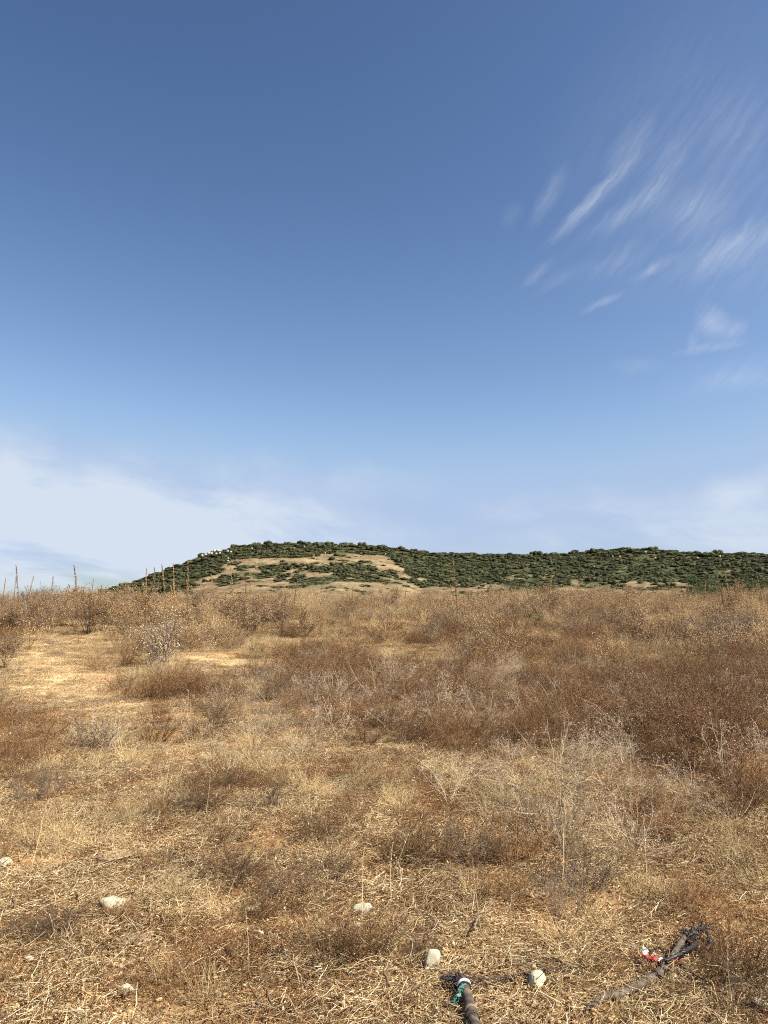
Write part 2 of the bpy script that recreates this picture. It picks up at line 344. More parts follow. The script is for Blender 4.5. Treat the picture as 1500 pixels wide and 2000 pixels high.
def build_ground():
    a = np.concatenate([np.arange(-46, 46, .2), np.arange(46, 314, 3.)]); a = np.radians(a)
    r = np.concatenate([[.0001, .4, .9, 1.4], np.geomspace(1.8, 60, 330), np.geomspace(62, 2500, 50)])
    A, Rr = np.meshgrid(a, r); X, Y = np.sin(A)*Rr, np.cos(A)*Rr; Z = ground_z(X, Y)
    V = np.stack([X, Y, Z], -1); nr, na = A.shape
    i = np.arange(nr-1)[:, None]*na; j = np.arange(na)[None]; j2 = (j+1) % na
    Fc = np.stack([i+j, i+na+j, i+na+j2, i+j2], -1).reshape(-1, 4)[:, ::-1]
    mb = MB(); mb.add(V, Fc)
    m, t = mat('soil')
    at = t.nodes.new('ShaderNodeAttribute'); at.attribute_name = 'zone'; sp = t.nodes.new('ShaderNodeSeparateColor'); t.links.new(at.outputs['Color'], sp.inputs[0])
    base = ramp(t, nz(t, 3.0, 8, .7), [(.3, (.19,.10,.045)), (.48, (.34,.205,.095)), (.62, (.48,.32,.16)), (.75, (.57,.42,.235))])
    pale = ramp(t, nz(t, 2.2, 8, .7), [(.3, (.46,.34,.175)), (.55, (.60,.47,.26)), (.7, (.66,.545,.33))])
    red = ramp(t, nz(t, 5, 6, .7), [(.3, (.26,.125,.06)), (.7, (.42,.24,.12))])
    c = mixc(t, sp.outputs[0], base, pale); c = mixc(t, sp.outputs[1], c, red)
    speck = ramp(t, nz(t, 95, 4, .75), [(.36, (.38,.34,.29)), (.47, (.95,.93,.9)), (.64, (1.25,1.22,1.15))]); c = mixc(t, .85, c, speck, 'MULTIPLY')
    b = t.nodes.new('ShaderNodeBsdfPrincipled'); b.inputs['Roughness'].default_value = .95; b.inputs['Specular IOR Level'].default_value = .15; t.links.new(c, b.inputs['Base Color'])
    bp = t.nodes.new('ShaderNodeBump'); bp.inputs['Strength'].default_value = .9; bp.inputs['Distance'].default_value = .02; t.links.new(nz(t, 34, 8, .75), bp.inputs['Height'])
    t.links.new(bp.outputs[0], b.inputs['Normal']); o = t.nodes.new('ShaderNodeOutputMaterial'); t.links.new(b.outputs[0], o.inputs[0])
    me = mb.mesh('ground', m, True)
    co = np.empty(len(me.vertices)*3); me.vertices.foreach_get('co', co); co = co.reshape(-1, 3); u, v = project(co)
    front = co[:, 1] > .5
    n1 = fbm(co[:, 0], co[:, 1], .8, 5, 4)
    pz = np.clip((field(BARE, u, v)+.9*(n1-.55))*front+(~front)*.3, 0, 1); rd = np.clip(field(RED, u, v)*.8+.8*(fbm(co[:, 0], co[:, 1], 1.3, 6, 3)-.6), 0, 1)*front
    ca = me.color_attributes.new('zone', 'FLOAT_COLOR', 'POINT')
    ca.data.foreach_set('color', np.stack([pz, rd, 0*pz, 1+0*pz], -1).ravel())
    o = obj('ground', me); tag(o, 'dry sandy field littered with straw, rising gently to a low crest', None, None, 'structure')
build_ground()

# ------------------------------------------------------------------ the hill
SKYL = [(-400,1196),(100,1180),(200,1158),(245,1143),(285,1130),(330,1112),(370,1098),(400,1087),(440,1074),(480,1067),(560,1063),(620,1063),(700,1067),(760,1072),(830,1080),(900,1084),(960,1085),(1040,1086),(1110,1083),(1150,1077),(1200,1074),(1262,1074),(1320,1080),(1380,1083),(1440,1083),(1500,1084),(1650,1080),(1900,1095),(2300,1120)]
_sa = [azel(u, v) for u, v in SKYL]; _SA = np.array([s[0] for s in _sa]); _SE = np.array([s[1] for s in _sa])
def hill_r(az, t):
    rb = 250+50*(fbm(az/9., az*0, 1, 2, 2)-.5); rr = 590+90*(fbm(az/12., az*0+3, 1, 5, 2)-.5)
    return rb+(rr-rb)*t
def hill_pt(azd, t):
    azd = np.asarray(azd, float); t = np.asarray(t, float); E = np.interp(azd, _SA, _SE); e0 = -1.55
    tt = np.clip(t, 0, 1); sh = .25*tt+.75*tt**1.25; sh = sh+.045*np.sin(tt*math.pi)*(fbm(azd/5., tt*3, 1, 1, 3)-.5)*4
    e = e0+(E-e0)*sh; r = hill_r(azd, t)
    z = EYE+r*np.tan(np.radians(e)); z = z-np.maximum(t-1, 0)*150*np.maximum(t-1, 0)*1.6-(t < 0)*8
    z = z+1.6*(fbm(azd*1.2, t*14, 1, 4, 3)-.5)*np.clip((1.-tt)*5, .15, 1)
    a = np.radians(azd); return np.stack([np.sin(a)*r, np.cos(a)*r, z], -1)
def in_poly(u, v, poly):
    c = np.zeros(np.shape(u), bool); n = len(poly)
    for i in range(n):
        x1, y1 = poly[i]; x2, y2 = poly[i-1]
        hit = ((y1 > v) != (y2 > v)) & (u < (x2-x1)*(v-y1)/(y2-y1+1e-9)+x1); c ^= hit
    return c
BAREPOLY = [(375,1150),(415,1118),(436,1104),(452,1091),(540,1089),(600,1087),(640,1082),(700,1083),(745,1085),(772,1093),(776,1103),(792,1112),(800,1128),(870,1133),(1000,1124),(1130,1122),(1180,1131),(1330,1137),(1400,1142),(1500,1140),(1600,1150),(1600,1200),(250,1200)]
GREENIN = [(560,1110,90,9,1.2),(690,1113,60,9,1.1),(460,1115,26,6,.8),(450,1135,30,7,1.1),(500,1127,60,7,.8),(700,1126,70,8,1.1),(640,1134,90,5,.7),(440,1140,20,5,.7),(560,1098,16,3,.5),(690,1096,30,4,.6),(720,1098,22,3,.7),
           (606,1096,14,3,.9),(850,1139,80,7,.9),(960,1136,70,9,1.),(1060,1134,60,9,1.1),(1020,1148,50,8,1.1),(1180,1140,50,10,1.),(1110,1145,40,8,.8),(1270,1134,40,5,.7),(1310,1150,34,5,1.),(1290,1137,30,4,.5),(1430,1145,60,9,.9),(890,1128,30,5,.7),(300,1146,30,5,.6),(760,1155,80,4,.4),(560,1146,80,5,.5)]
def hill_veg(u, v, P):
    nn = fbm(P[..., 0], P[..., 1]*.7, 24, 3, 4); n2 = fbm(P[..., 0], P[..., 1], 8, 6, 3)
    jit = (nn-.5)*46+(n2-.5)*22
    bare = in_poly(u+jit, v+jit*.25, BAREPOLY)
    d = np.where(bare, field(GREENIN, u, v)*1.25+(n2-.5)*2.8+(nn-.5)*1.6-.20+.10*(u > 800), 1.-.7*(n2 < .22))
    return np.clip(d, 0, 1)
def build_hill():
    azs = np.arange(-42, 50, .11); ts = np.concatenate([[-.12], np.linspace(0, 1.02, 150), np.linspace(1.08, 2.2, 14)])
    A, T = np.meshgrid(azs, ts); V = hill_pt(A, T); nr, na = A.shape
    i = np.arange(nr-1)[:, None]*na; j = np.arange(na-1)[None]
    mb = MB(); mb.add(V, np.stack([i+j, i+j+1, i+na+j+1, i+na+j], -1).reshape(-1, 4))
    m, t = mat('hillside')
    at = t.nodes.new('ShaderNodeAttribute'); at.attribute_name = 'veg'
    soil = ramp(t, nz(t, .06, 8, .65), [(.32, (.13,.09,.052)), (.5, (.235,.175,.10)), (.66, (.36,.275,.16))])
    sp2 = ramp(t, nz(t, .45, 8, .8), [(.38, (.45,.43,.38)), (.56, (1.1,1.1,1.1))]); soil = mixc(t, .8, soil, sp2, 'MULTIPLY')
    grn = ramp(t, nz(t, .25, 7, .7), [(.35, (.045,.050,.022)), (.55, (.070,.076,.034)), (.72, (.12,.11,.055))])
    c = mixc(t, at.outputs['Fac'], soil, grn)
    b = t.nodes.new('ShaderNodeBsdfPrincipled'); b.inputs['Roughness'].default_value = .95; b.inputs['Specular IOR Level'].default_value = .1; t.links.new(c, b.inputs['Base Color'])
    bp = t.nodes.new('ShaderNodeBump'); bp.inputs['Strength'].default_value = .8; bp.inputs['Distance'].default_value = .8; t.links.new(nz(t, .8, 6, .7), bp.inputs['Height']); t.links.new(bp.outputs[0], b.inputs['Normal'])
    o = t.nodes.new('ShaderNodeOutputMaterial'); t.links.new(b.outputs[0], o.inputs[0])
    me = mb.mesh('hill', m, True); P = V.reshape(-1, 3); u, v = project(P); g = hill_veg(u, v, P)
    ca = me.attributes.new('veg', 'FLOAT', 'POINT'); ca.data.foreach_set('value', g)
    tag(obj('hill', me), 'long low scrub covered hill with a bare brown slope on its left face', None, None, 'structure')
build_hill()
def hill_at(u, v):
    """point of the hill's front seen at a photo pixel"""
    a, e = azel(u, v); ts = np.linspace(0, 1, 400); P = hill_pt(np.full(400, a), ts)
    el_ = np.degrees(np.arctan2(P[:, 2]-EYE, np.hypot(P[:, 0], P[:, 1]))); k = int(np.argmax(el_ >= e)) if (el_ >= e).any() else 399
    return P[k]

# ------------------------------------------------------------------ scattering of uncountable stuff
def gn_scatter(name, variants, P, rot, scl, label, cat):
    idx = rng.integers(0, len(variants), len(P))
    src = bpy.data.collections.new(name+'_kinds')
    for k, me in enumerate(variants):
        src.objects.link(bpy.data.objects.new('%s_kind_%02d' % (name, k), me))
    me = bpy.data.meshes.new(name); me.vertices.add(len(P)); me.vertices.foreach_set('co', np.asarray(P, float).ravel())
    for an, ty, d, key in (('rot', 'FLOAT_VECTOR', rot, 'vector'), ('scl', 'FLOAT_VECTOR', scl, 'vector'), ('pick', 'INT', idx, 'value')):
        at = me.attributes.new(an, ty, 'POINT'); at.data.foreach_set(key, np.asarray(d, float if ty != 'INT' else int).ravel())
    me.update(); o = obj(name, me)
    g = bpy.data.node_groups.new(name, 'GeometryNodeTree')
    g.interface.new_socket('Geometry', in_out='INPUT', socket_type='NodeSocketGeometry'); g.interface.new_socket('Geometry', in_out='OUTPUT', socket_type='NodeSocketGeometry')
    gi = g.nodes.new('NodeGroupInput'); go = g.nodes.new('NodeGroupOutput'); ci = g.nodes.new('GeometryNodeCollectionInfo')
    ci.inputs['Collection'].default_value = src; ci.inputs['Separate Children'].default_value = True; ci.inputs['Reset Children'].default_value = True
    ip = g.nodes.new('GeometryNodeInstanceOnPoints'); ip.inputs['Pick Instance'].default_value = True
    g.links.new(gi.outputs[0], ip.inputs['Points']); g.links.new(ci.outputs[0], ip.inputs['Instance'])
    for an, ty, so in (('rot', 'FLOAT_VECTOR', 'Rotation'), ('scl', 'FLOAT_VECTOR', 'Scale'), ('pick', 'INT', 'Instance Index')):
        na = g.nodes.new('GeometryNodeInputNamedAttribute'); na.data_type = ty; na.inputs['Name'].default_value = an
        g.links.new(na.outputs['Attribute'], ip.inputs[so])
    g.links.new(ip.outputs[0], go.inputs[0])
    mod = o.modifiers.new('scatter', 'NODES'); mod.node_group = g
    return tag(o, label, cat, None, 'stuff')
def field_points(n, r0, r1, power=1., half=36):
    """random ground points in a fan in front; power>1 favours the near part"""
    t = rng.random(n); r = np.sqrt(r0**2+(r1**2-r0**2)*t**power); a = np.radians(uni(-half, half, n))
    x, y = np.sin(a)*r, np.cos(a)*r; return np.stack([x, y, ground_z(x, y)], -1)
def euler(n, tilt=.08): return np.stack([rng.normal(0, tilt, n), rng.normal(0, tilt, n), uni(0, 6.283, n)], -1)
def sc3(s, hv=None): hv = s if hv is None else hv; return np.stack([s, s, hv], -1)

# ------------------------------------------------------------------ plant shapes
def litter_mesh(k, n=210, half=.17):
    mb = MB(); b = np.stack([uni(-half, half, n), uni(-half, half, n), uni(.001, .028, n)**1.0], -1)
    P = grow(b, uni(0, 6.283, n), uni(-.10, .25, n), .012+.11*rng.random(n)**2.3, 4, .1, .22); P[..., 2] = np.maximum(P[..., 2], .0005)
    tubes(mb, P, uni(.0006, .0017, n)[:, None]*np.linspace(1, .7, 4)[None], 3)
    m = 130; c = np.stack([uni(-half, half, m), uni(-half, half, m), uni(.001, .02, m)], -1); leaves(mb, c, uni(.003, .010, m), 2.)
    return mb.mesh('litter', M_STRAW)
def mulch_mesh(k, n=170, half=.17):
    mb = MB(); b = np.stack([uni(-half, half, n), uni(-half, half, n), uni(.001, .03, n)], -1)
    P = grow(b, uni(0, 6.283, n), uni(-.1, .5, n), uni(.012, .07, n), 4, .2, .3); P[..., 2] = np.maximum(P[..., 2], .0005)
    tubes(mb, P, uni(.0006, .0016, n)[:, None]*np.linspace(1, .6, 4)[None], 3)
    c = np.stack([uni(-half, half, 150), uni(-half, half, 150), uni(.001, .03, 150)], -1); bits(mb, c, uni(.0015, .005, 150))
    return mb.mesh('mulch', M_BROWN if k % 2 else M_RUST)
def grass_mesh(k, n=90, h=.2, spread=.09):
    mb = MB(); a = uni(0, 6.283, n); b = np.stack([np.cos(a)*spread*uni(0, 1, n), np.sin(a)*spread*uni(0, 1, n), 0*a], -1)
    P = grow(b, a+rng.normal(0, .8, n), uni(.5, 1.45, n), h*uni(.4, 1.1, n), 5, uni(.1, 1.2, n), .12)
    tubes(mb, P, uni(.0007, .0015, n)[:, None]*np.linspace(1, .35, 5)[None], 3)
    m = n//3; bits(mb, P[:m, -1], uni(.0015, .004, m), 2.6)
    return mb.mesh('tuft', M_GRASS)
def weed(h, stems, twigs, sub, pods, podr, mt, mp, r0=.0022, lean=(.6, 1.45), spread=.05, droop=.15, wob=.12, white=0, K=6, twl=.4, split=False, podspread=.0, tall=1.):
    """a branching dry plant -> [(part, mesh)]"""
    mb = MB(); a = uni(0, 6.283, stems); b = np.stack([np.cos(a)*spread*uni(0, 1, stems), np.sin(a)*spread*uni(0, 1, stems), -.01+0*a], -1)
    P0 = grow(b, a, uni(*lean, stems), h*uni(.65, 1.05, stems), K, droop, wob)
    tubes(mb, P0, (r0*uni(.7, 1.2, stems))[:, None]*np.linspace(1, .4, K)[None], 3)
    i = rng.integers(0, stems, twigs); s = uni(.18, .98, twigs); B = along(P0, i, s)
    P1 = grow(B, a[i]+rng.normal(0, 1.3, twigs), uni(.2, 1.3, twigs), h*twl*uni(.4, 1., twigs)*(1.15-.6*s), 4, droop, wob*1.3)
    tubes(mb, P1, (r0*.55*uni(.7, 1.2, twigs))[:, None]*np.linspace(1, .5, 4)[None], 3)
    ends = [P1[:, -1], P0[:, -1]]
    P2 = None
    if sub:
        i = rng.integers(0, twigs, sub); B = along(P1, i, uni(.2, 1., sub))
        P2 = grow(B, uni(0, 6.283, sub), uni(-.1, 1.4, sub), h*.14*uni(.4, 1.1, sub), 3, 0, wob*1.5)
        tubes(mb, P2, (r0*.34*uni(.8, 1.2, sub))[:, None]*np.linspace(1, .6, 3)[None], 3); ends.append(P2[:, -1])
    E = np.concatenate(ends); pb = mb if not split else MB()
    if not split: pb.m = 1
    if pods:
        k = rng.integers(0, len(E), pods); C = E[k]+rng.normal(0, h*.012+podspread, (pods, 3)); C[:, 2] = np.maximum(C[:, 2], .01)
        bits(pb, C, podr*uni(.5, 1.25, pods))
    if white:
        mb.m = 2; k = rng.integers(0, len(E), white); bits(mb, E[k]+rng.normal(0, .006, (white, 3)), podr*uni(.8, 1.5, white), 1.1)
    if split:
        return [('stems', mb.mesh('stems', [mt, mp, M_WHITE])), ('seed_pods', pb.mesh('seed_pods', mp))]
    return mb.mesh('weed', [mt, mp, M_WHITE])
def pick(lst): return lst[int(rng.integers(0, len(lst)))]

LITTER = [litter_mesh(k) for k in range(7)]
MULCH = [mulch_mesh(k) for k in range(6)]
TUFT = [grass_mesh(k, h=random.uniform(.14, .26)) for k in range(8)]
LOWW = [weed(.20, 8, 60, 130, 120, .0026, M_BROWN, M_POD2, .0016, (.2, 1.3), .09, .35, .2) for _ in range(5)]+[weed(.2, 8, 60, 130, 70, .0024, M_RUST, M_BROWN, .0015, (.2, 1.3), .09, .35, .2) for _ in range(3)]
BUSHW = [weed(.42, 14, 110, 260, 200, .0034, M_BROWN2, M_POD2, .0022, (.5, 1.5), .08, .1, .14, white=w) for w in (0, 0, 8, 14)]+[weed(.42, 14, 110, 260, 120, .003, M_RUST, M_POD2, .002, (.5, 1.5), .08, .1, .14) for _ in range(2)]
M_SILV = island_mat('silver_stem', [(.32,.22,.13),(.48,.37,.24),(.64,.54,.40),(.24,.15,.08)], .15)
WHITEW = [weed(.62, 9, 60, 120, 40, .0036, M_SILV, M_POD, .0023, (.5, 1.4), .06, .45, .17, white=110) for _ in range(5)]
FARW = [weed(.75, 14, 110, 160, 380, .0085, M_BROWN, M_POD, .0036, (.8, 1.5), .16, .1, .1, white=w) for w in (0, 8, 16, 30)]+[weed(.7, 12, 110, 160, 200, .007, M_GRASS, M_POD, .003, (.7, 1.5), .16, .1, .1) for _ in range(2)]+[weed(.7, 14, 120, 200, 260, .006, M_GREYT, M_POD, .0034, (.7, 1.5), .16, .1, .12) for _ in range(2)]

# litter of straw over the whole field
KEEPOUT = [(842,1880,.10),(1047,1920,.09),(222,1770,.13),(492,1781,.08),(706,1780,.1),(697,1811,.05),(248,1939,.08),(446,1373,.1),(8,1690,.1),(1486,1966,.07),(70,1890,.06),(270,1838,.0),(215,1975,.0),
  (910,1930,.07),(918,1960,.07),(928,1990,.07),(892,1945,.06),(886,1960,.06),(1150,1975,.08),(1165,1962,.08),(1182,1952,.09),(1200,1950,.08),(1212,1946,.09),(1230,1940,.08),(1249,1926,.06),(1281,1905,.06),(1300,1886,.06),(1319,1860,.06),(1337,1831,.06),(1262,1868,.09),(1272,1876,.07),(1290,1880,.08),(1325,1873,.07)]
_KO = [(gpt(a, b)[:2], c) for a, b, c in KEEPOUT]
def clear(P, extra=.06):
    k = np.ones(len(P), bool)
    for (a, b), c in _KO: k &= np.hypot(P[:, 0]-a, P[:, 1]-b) > c*.8+extra
    return k
n = 34000; P = field_points(n, 2.0, 44, 1.3); u, v = project(P); q = fbm(P[:, 0], P[:, 1], .55, 1, 4)
keep = (rng.random(n) < np.clip(.72+(q-.5)*3.2-.5*field(BARE, u, v)+.3*field(GRASS, u, v)-.28*field(BROWN, u, v), .16, 1)) & clear(P, .04); P = P[keep]; n = len(P)
gn_scatter('straw_litter', LITTER, P, euler(n, .04), sc3(uni(.8, 1.35, n), uni(.8, 1.3, n)), 'flattened yellow and brown straw lying all over the field', 'straw')
M_CRUMB = island_mat('soil_crumb', [(.16,.085,.04),(.30,.18,.09),(.42,.27,.135),(.50,.35,.19)], 0, .2)
def crumb_mesh(k, n=150, half=.2):
    mb = MB(); V, Fc = ico(1); c = np.stack([uni(-half, half, n), uni(-half, half, n), uni(0, .004, n)], -1); r_ = .002+.011*rng.random(n)**5
    for i in range(n): mb.add((V*(1+.3*rng.normal(size=(len(V), 1))))*np.array([1, .8, .6])*r_[i]+c[i], Fc)
    return mb.mesh('crumbs', M_CRUMB)
CR = [crumb_mesh(k) for k in range(4)]
n = 12000; P = field_points(n, 2.0, 26, 1.2); u, v = project(P); keep = rng.random(n) < .45+.6*field(BARE, u, v); P = P[keep]; n = len(P)
gn_scatter('soil_crumbs', CR, P, euler(n, .04), sc3(uni(.8, 1.3, n)), 'crumbs of dry earth and grit lying on the bare soil', 'grit')
n = 26000; P = field_points(n, 2.0, 36, 1.3); u, v = project(P); q = fbm(P[:, 0], P[:, 1], .9, 2, 4)
keep = rng.random(n) < np.clip((q-.42)*3.2+.35*field(BROWN, u, v)+.5*field(RED, u, v)-.8*field(BARE, u, v), .0, 1); keep &= clear(P, .03); P = P[keep]; n = len(P)
gn_scatter('leaf_litter', MULCH, P, euler(n, .04), sc3(uni(.6, 1.2, n)), 'reddish brown crumbled leaves and twigs on the soil', 'plant litter')
n = 16000; P = field_points(n, 2.2, 44, 1.15); u, v = project(P); q = fbm(P[:, 0], P[:, 1], 1.1, 7, 4)
keep = rng.random(n) < np.clip((q-.5)*3.2+.12*(v < 1330)+.75*field(GRASS, u, v)-.5*field(BARE, u, v)-.6*field(BROWN, u, v)+.08, .02, 1); keep &= clear(P); P = P[keep]; n = len(P)
near = np.hypot(P[:, 0], P[:, 1]); s = uni(.55, 1.25, n)*np.clip(.55+near/14, .6, 1.35)
gn_scatter('dry_grass', TUFT, P, euler(n, .15), sc3(s), 'pale yellow dry grass tufts thinly covering the field', 'grass')
n = 26000; P = field_points(n, 2.4, 30, 1.1); u, v = project(P); q = fbm(P[:, 0], P[:, 1], .8, 4, 4)
keep = rng.random(n) < np.clip((q-.52)*3.0+.62*field(BROWN, u, v)-.7*field(BARE, u, v)+.05, .015, 1)*.8; keep &= clear(P); P = P[keep]; n = len(P)
gn_scatter('low_weeds', LOWW, P, euler(n, .12), sc3(uni(.5, 1.2, n)), 'low tangled brown weeds covering the near field', 'weeds')
n = 15000; P = field_points(n, 6.5, 34, 1.1); u, v = project(P); q = fbm(P[:, 0]*.8, P[:, 1], 1.5, 1, 4); r = np.hypot(P[:, 0], P[:, 1])
keep = rng.random(n) < np.clip((q-.53)*4.2+.72*field(BROWN, u, v)-1.3*field(BARE, u, v)-.6*field(GRASS, u, v)+.34*np.clip((r-9)/9, 0, 1)-.12*(u < 560), 0, 1)*.8; keep &= clear(P); P = P[keep]; n = len(P); r = r[keep]
gn_scatter('brown_undergrowth', BUSHW, P, euler(n, .1), sc3(uni(.55, 1.1, n)*np.clip(.55+r/22, .6, 1.2)*(1+.55*gs(u[keep], v[keep], 1380, 1470, 260, 130))), 'dense knee high reddish brown dead undergrowth across the middle field', 'undergrowth')
n = 9000; P = field_points(n, 17, 50, 1.); u, v = project(P); q = fbm(P[:, 0], P[:, 1], 4, 6, 3)
keep = rng.random(n) < np.clip(.18+(q-.45)*2.4-.9*field(BARE, u, v)-.25*field(GRASS, u, v)+.3*(u > 900), 0.04, 1); P = P[keep]; n = len(P); r = np.hypot(P[:, 0], P[:, 1])
gn_scatter('seed_pod_weeds', FARW, P, euler(n, .08), sc3((.5+.75*rng.random(n)**1.6)*(.45+1.15*fbm(P[:, 0], P[:, 1], 3.2, 3, 2))), 'tall brown weeds full of pale seed pods along the crest of the field', 'weeds')
GREENT = [grass_mesh(k, h=.16) for k in range(2)]
for g_ in GREENT: g_.materials[0] = M_OLIVE
n = 1500; P = field_points(n, 3.2, 24, 1.); u, v = project(P); keep = rng.random(n) < .5*gs(u, v, 640, 1560, 60, 22)+.7*gs(u, v, 950, 1700, 110, 26)+.5*gs(u, v, 870, 1600, 60, 26)+.4*gs(u, v, 690, 1880, 100, 22)+.4*gs(u, v, 470, 1900, 30, 20)+.5*gs(u, v, 1240, 1250, 80, 24)+.4*gs(u, v, 1080, 1330, 20, 20)
P = P[keep]; n = len(P); gn_scatter('green_sprigs', GREENT, P, euler(n, .2), sc3(uni(.5, .9, n)), 'scattered olive green sprigs growing among the straw', 'grass')
n = 2600; P = field_points(n, 4.6, 17, .8); u, v = project(P); q = .62*gs(u, v, 1200, 1560, 200, 100)+.3*gs(u, v, 1130, 1690, 130, 60)+.3*gs(u, v, 1420, 1440, 130, 90)+.05*gs(u, v, 450, 1500, 300, 100)+.2*gs(u, v, 700, 1380, 200, 50)+.09*gs(u, v, 900, 1400, 700, 200)
keep = rng.random(n) < q; P = P[keep]; n = len(P)
gn_scatter('white_seed_weeds', WHITEW, P, euler(n, .25), sc3(uni(.5, 1.15, n)), 'pale wiry stems with tiny white seed heads right of the centre', 'weeds')

# ------------------------------------------------------------------ individual shrubs of the field
def words(u, v):
    r = 'near' if v > 1600 else ('middle' if v > 1330 else 'far')
    c = ['far left edge', 'left side', 'left of centre', 'right of centre', 'right side', 'far right edge'][int(min(5, max(0, u//250)))]
    return r, c
SHR = [weed(.34, 30, 340, 1000, 300, .0032, M_BROWN, M_POD2, .0022, (.35, 1.5), .12, .15, .16) for _ in range(3)]
SHD = [weed(.30, 34, 420, 1300, 160, .0032, M_DARKT, M_BROWN, .0022, (.2, 1.4), .13, .25, .2) for _ in range(3)]
SHG = [weed(.36, 22, 200, 460, 60, .003, M_GREYT, M_GREYT, .0024, (.5, 1.5), .1, .1, .14) for _ in range(3)]
SHRR = [weed(.30, 24, 240, 600, 160, .0028, M_RUST, M_RUST, .0022, (.35, 1.5), .12, .15, .16) for _ in range(2)]
STAT = {'b': (SHR, 'dry_shrub', 'brown twiggy', 'shrub'), 'd': (SHD, 'dry_shrub', 'dark matted', 'shrub'), 'g': (SHG, 'dry_shrub', 'grey leafless', 'shrub'), 'r': (SHRR, 'dry_shrub', 'rust coloured', 'shrub')}
named = [(450,1720,'d',.8,'dark twiggy shrub directly left of the biggest shrub clump in the near field'),(570,1755,'d',.8,None),(645,1715,'d',.75,None),(925,1690,'g',1.,'upright grey brown shrub in the near field right of centre'),
 (1000,1680,'b',.9,None),(1085,1640,'g',1.3,'tallest grey upright shrub of bare wands in the near field'),(860,1690,'b',.8,None),(790,1680,'b',.9,None),(100,1560,'g',.9,None),(60,1570,'g',.7,None),(370,1590,'d',.85,None),(410,1580,'b',.8,None),(465,1535,'d',.75,'blackish matted shrub left of centre between straw patches'),
 (640,1880,'b',.75,None),(710,1870,'b',.75,'low brown shrub left of the egg shaped white stone'),(830,1868,'d',.45,'small dark shrub touching the egg shaped white stone'),(110,1830,'d',.6,'low dark mat of twigs on bare soil at the left edge'),(60,1830,'d',.5,None),(1440,1900,'b',.8,None),(1480,1960,'d',.7,'dark shrub at the lower right corner beside the wire'),
 (1290,1640,'b',.9,None),(1270,1590,'b',.9,None),(980,1760,'b',.6,None),(1360,1780,'b',.7,None),(1110,1800,'g',.7,None),(230,1800,'b',.4,None),(300,1600,'b',.6,None),(505,1800,'b',.5,None),(620,1640,'b',.7,None),(700,1590,'r',.7,None),(1150,1740,'g',.9,None),
 (280,1370,'b',1.3,None),(330,1350,'b',1.2,None),(360,1330,'r',1.1,'rust brown shrub right behind the pale thorny bush'),(190,1310,'b',1.,None),(235,1350,'b',1.,None),(440,1390,'g',1.1,None),(300,1450,'b',1.2,None),(100,1440,'b',1.2,None),(60,1480,'b',1.2,None),(180,1460,'g',1.2,None),
 (390,1450,'b',1.,None),(560,1370,'g',1.2,'pale greyish shrub with white flecks left of centre'),(650,1340,'r',1.2,None),(740,1420,'d',1.1,None),(640,1420,'b',1.2,None),(920,1450,'b',1.3,None),(1230,1400,'r',1.3,None),(1130,1390,'b',1.3,None),(1020,1380,'r',1.3,None),(1430,1480,'r',1.4,None),(1480,1540,'r',1.4,None),(1370,1500,'r',1.3,None),(1330,1420,'b',1.3,None),(1450,1400,'b',1.3,None),(1440,1600,'b',1.2,None)]
for (u, v, k, s, lb) in named:
    ms, nm, look, cat = STAT[k]; rr, cc = words(u, v)
    if lb is None: lb = '%s shrub standing in the %s field at the %s' % (look, rr, cc) if 'edge' in cc or 'side' in cc else '%s shrub standing in the %s field %s' % (look, rr, cc)
    place(nm, [('w', pick(ms))], gpt(u, v), random.uniform(0, 6.28), s*random.uniform(.9, 1.1), label=lb, cat=cat, group='dry shrubs of the field')
used = [gpt(u, v)[:2] for u, v, *_ in named]
cnt = 0
while cnt < 95:
    p = field_points(1, 3.2, 19, .95, 28)[0]; u, v = project(p)
    if field(BARE, u, v) > .3 or rng.random() > .25+field(BROWN, u, v): continue
    if min((p[0]-a)**2+(p[1]-b)**2 for a, b in used) < .16: continue
    used.append((p[0], p[1])); cnt += 1
    k = 'bbbrdg'[int(rng.integers(0, 6))]; ms, nm, look, cat = STAT[k]; rr, cc = words(u, v); d = math.hypot(p[0], p[1])
    place(nm, [('w', pick(ms))], tuple(p), random.uniform(0, 6.28), random.uniform(.45, .8)*(.7+d/16), label='%s shrub standing in the %s field %s' % (look, rr, ('at the '+cc) if 'edge' in cc or 'side' in cc else cc), cat=cat, group='dry shrubs of the field')

# tall pod-bearing plants on the left and along the crest
M_POD3 = island_mat('pale_pod', [(.20,.145,.09),(.34,.26,.165),(.46,.37,.25),(.54,.45,.32)], .1)
MUL = [weed(1.3, 10, 100, 160, 1500, .014, M_GREYT, M_POD2, .010, (.85, 1.5), .07, .05, .07, K=7, twl=.42, split=True, podspread=.03) for _ in range(4)]
PALE = weed(1.0, 9, 70, 120, 800, .0115, M_GREYT, M_POD3, .010, (.7, 1.45), .06, .05, .08, K=7, twl=.45, split=True, podspread=.03)
tall = [(170,1240,1.,'broad dead pod plant with dark shade at its foot, left of the pale thorny one'),(200,1235,.95,None),(145,1225,.95,None),(60,1240,.95,None),(25,1235,.95,None),(232,1215,1.,None),(345,1240,.95,None),(460,1240,.95,None),(485,1245,.85,None),(420,1225,.9,None),(595,1245,.8,'thin dead pod plant with black stem standing alone near the yellow grass'),(300,1230,1.,None),(500,1225,.9,None),(390,1215,.95,None),
        (100,1225,1.,None),(270,1222,1.,None),(545,1215,.85,None),(10,1305,.6,None),(1015,1225,.8,None),(1070,1215,.9,None),(1220,1240,.7,None)]
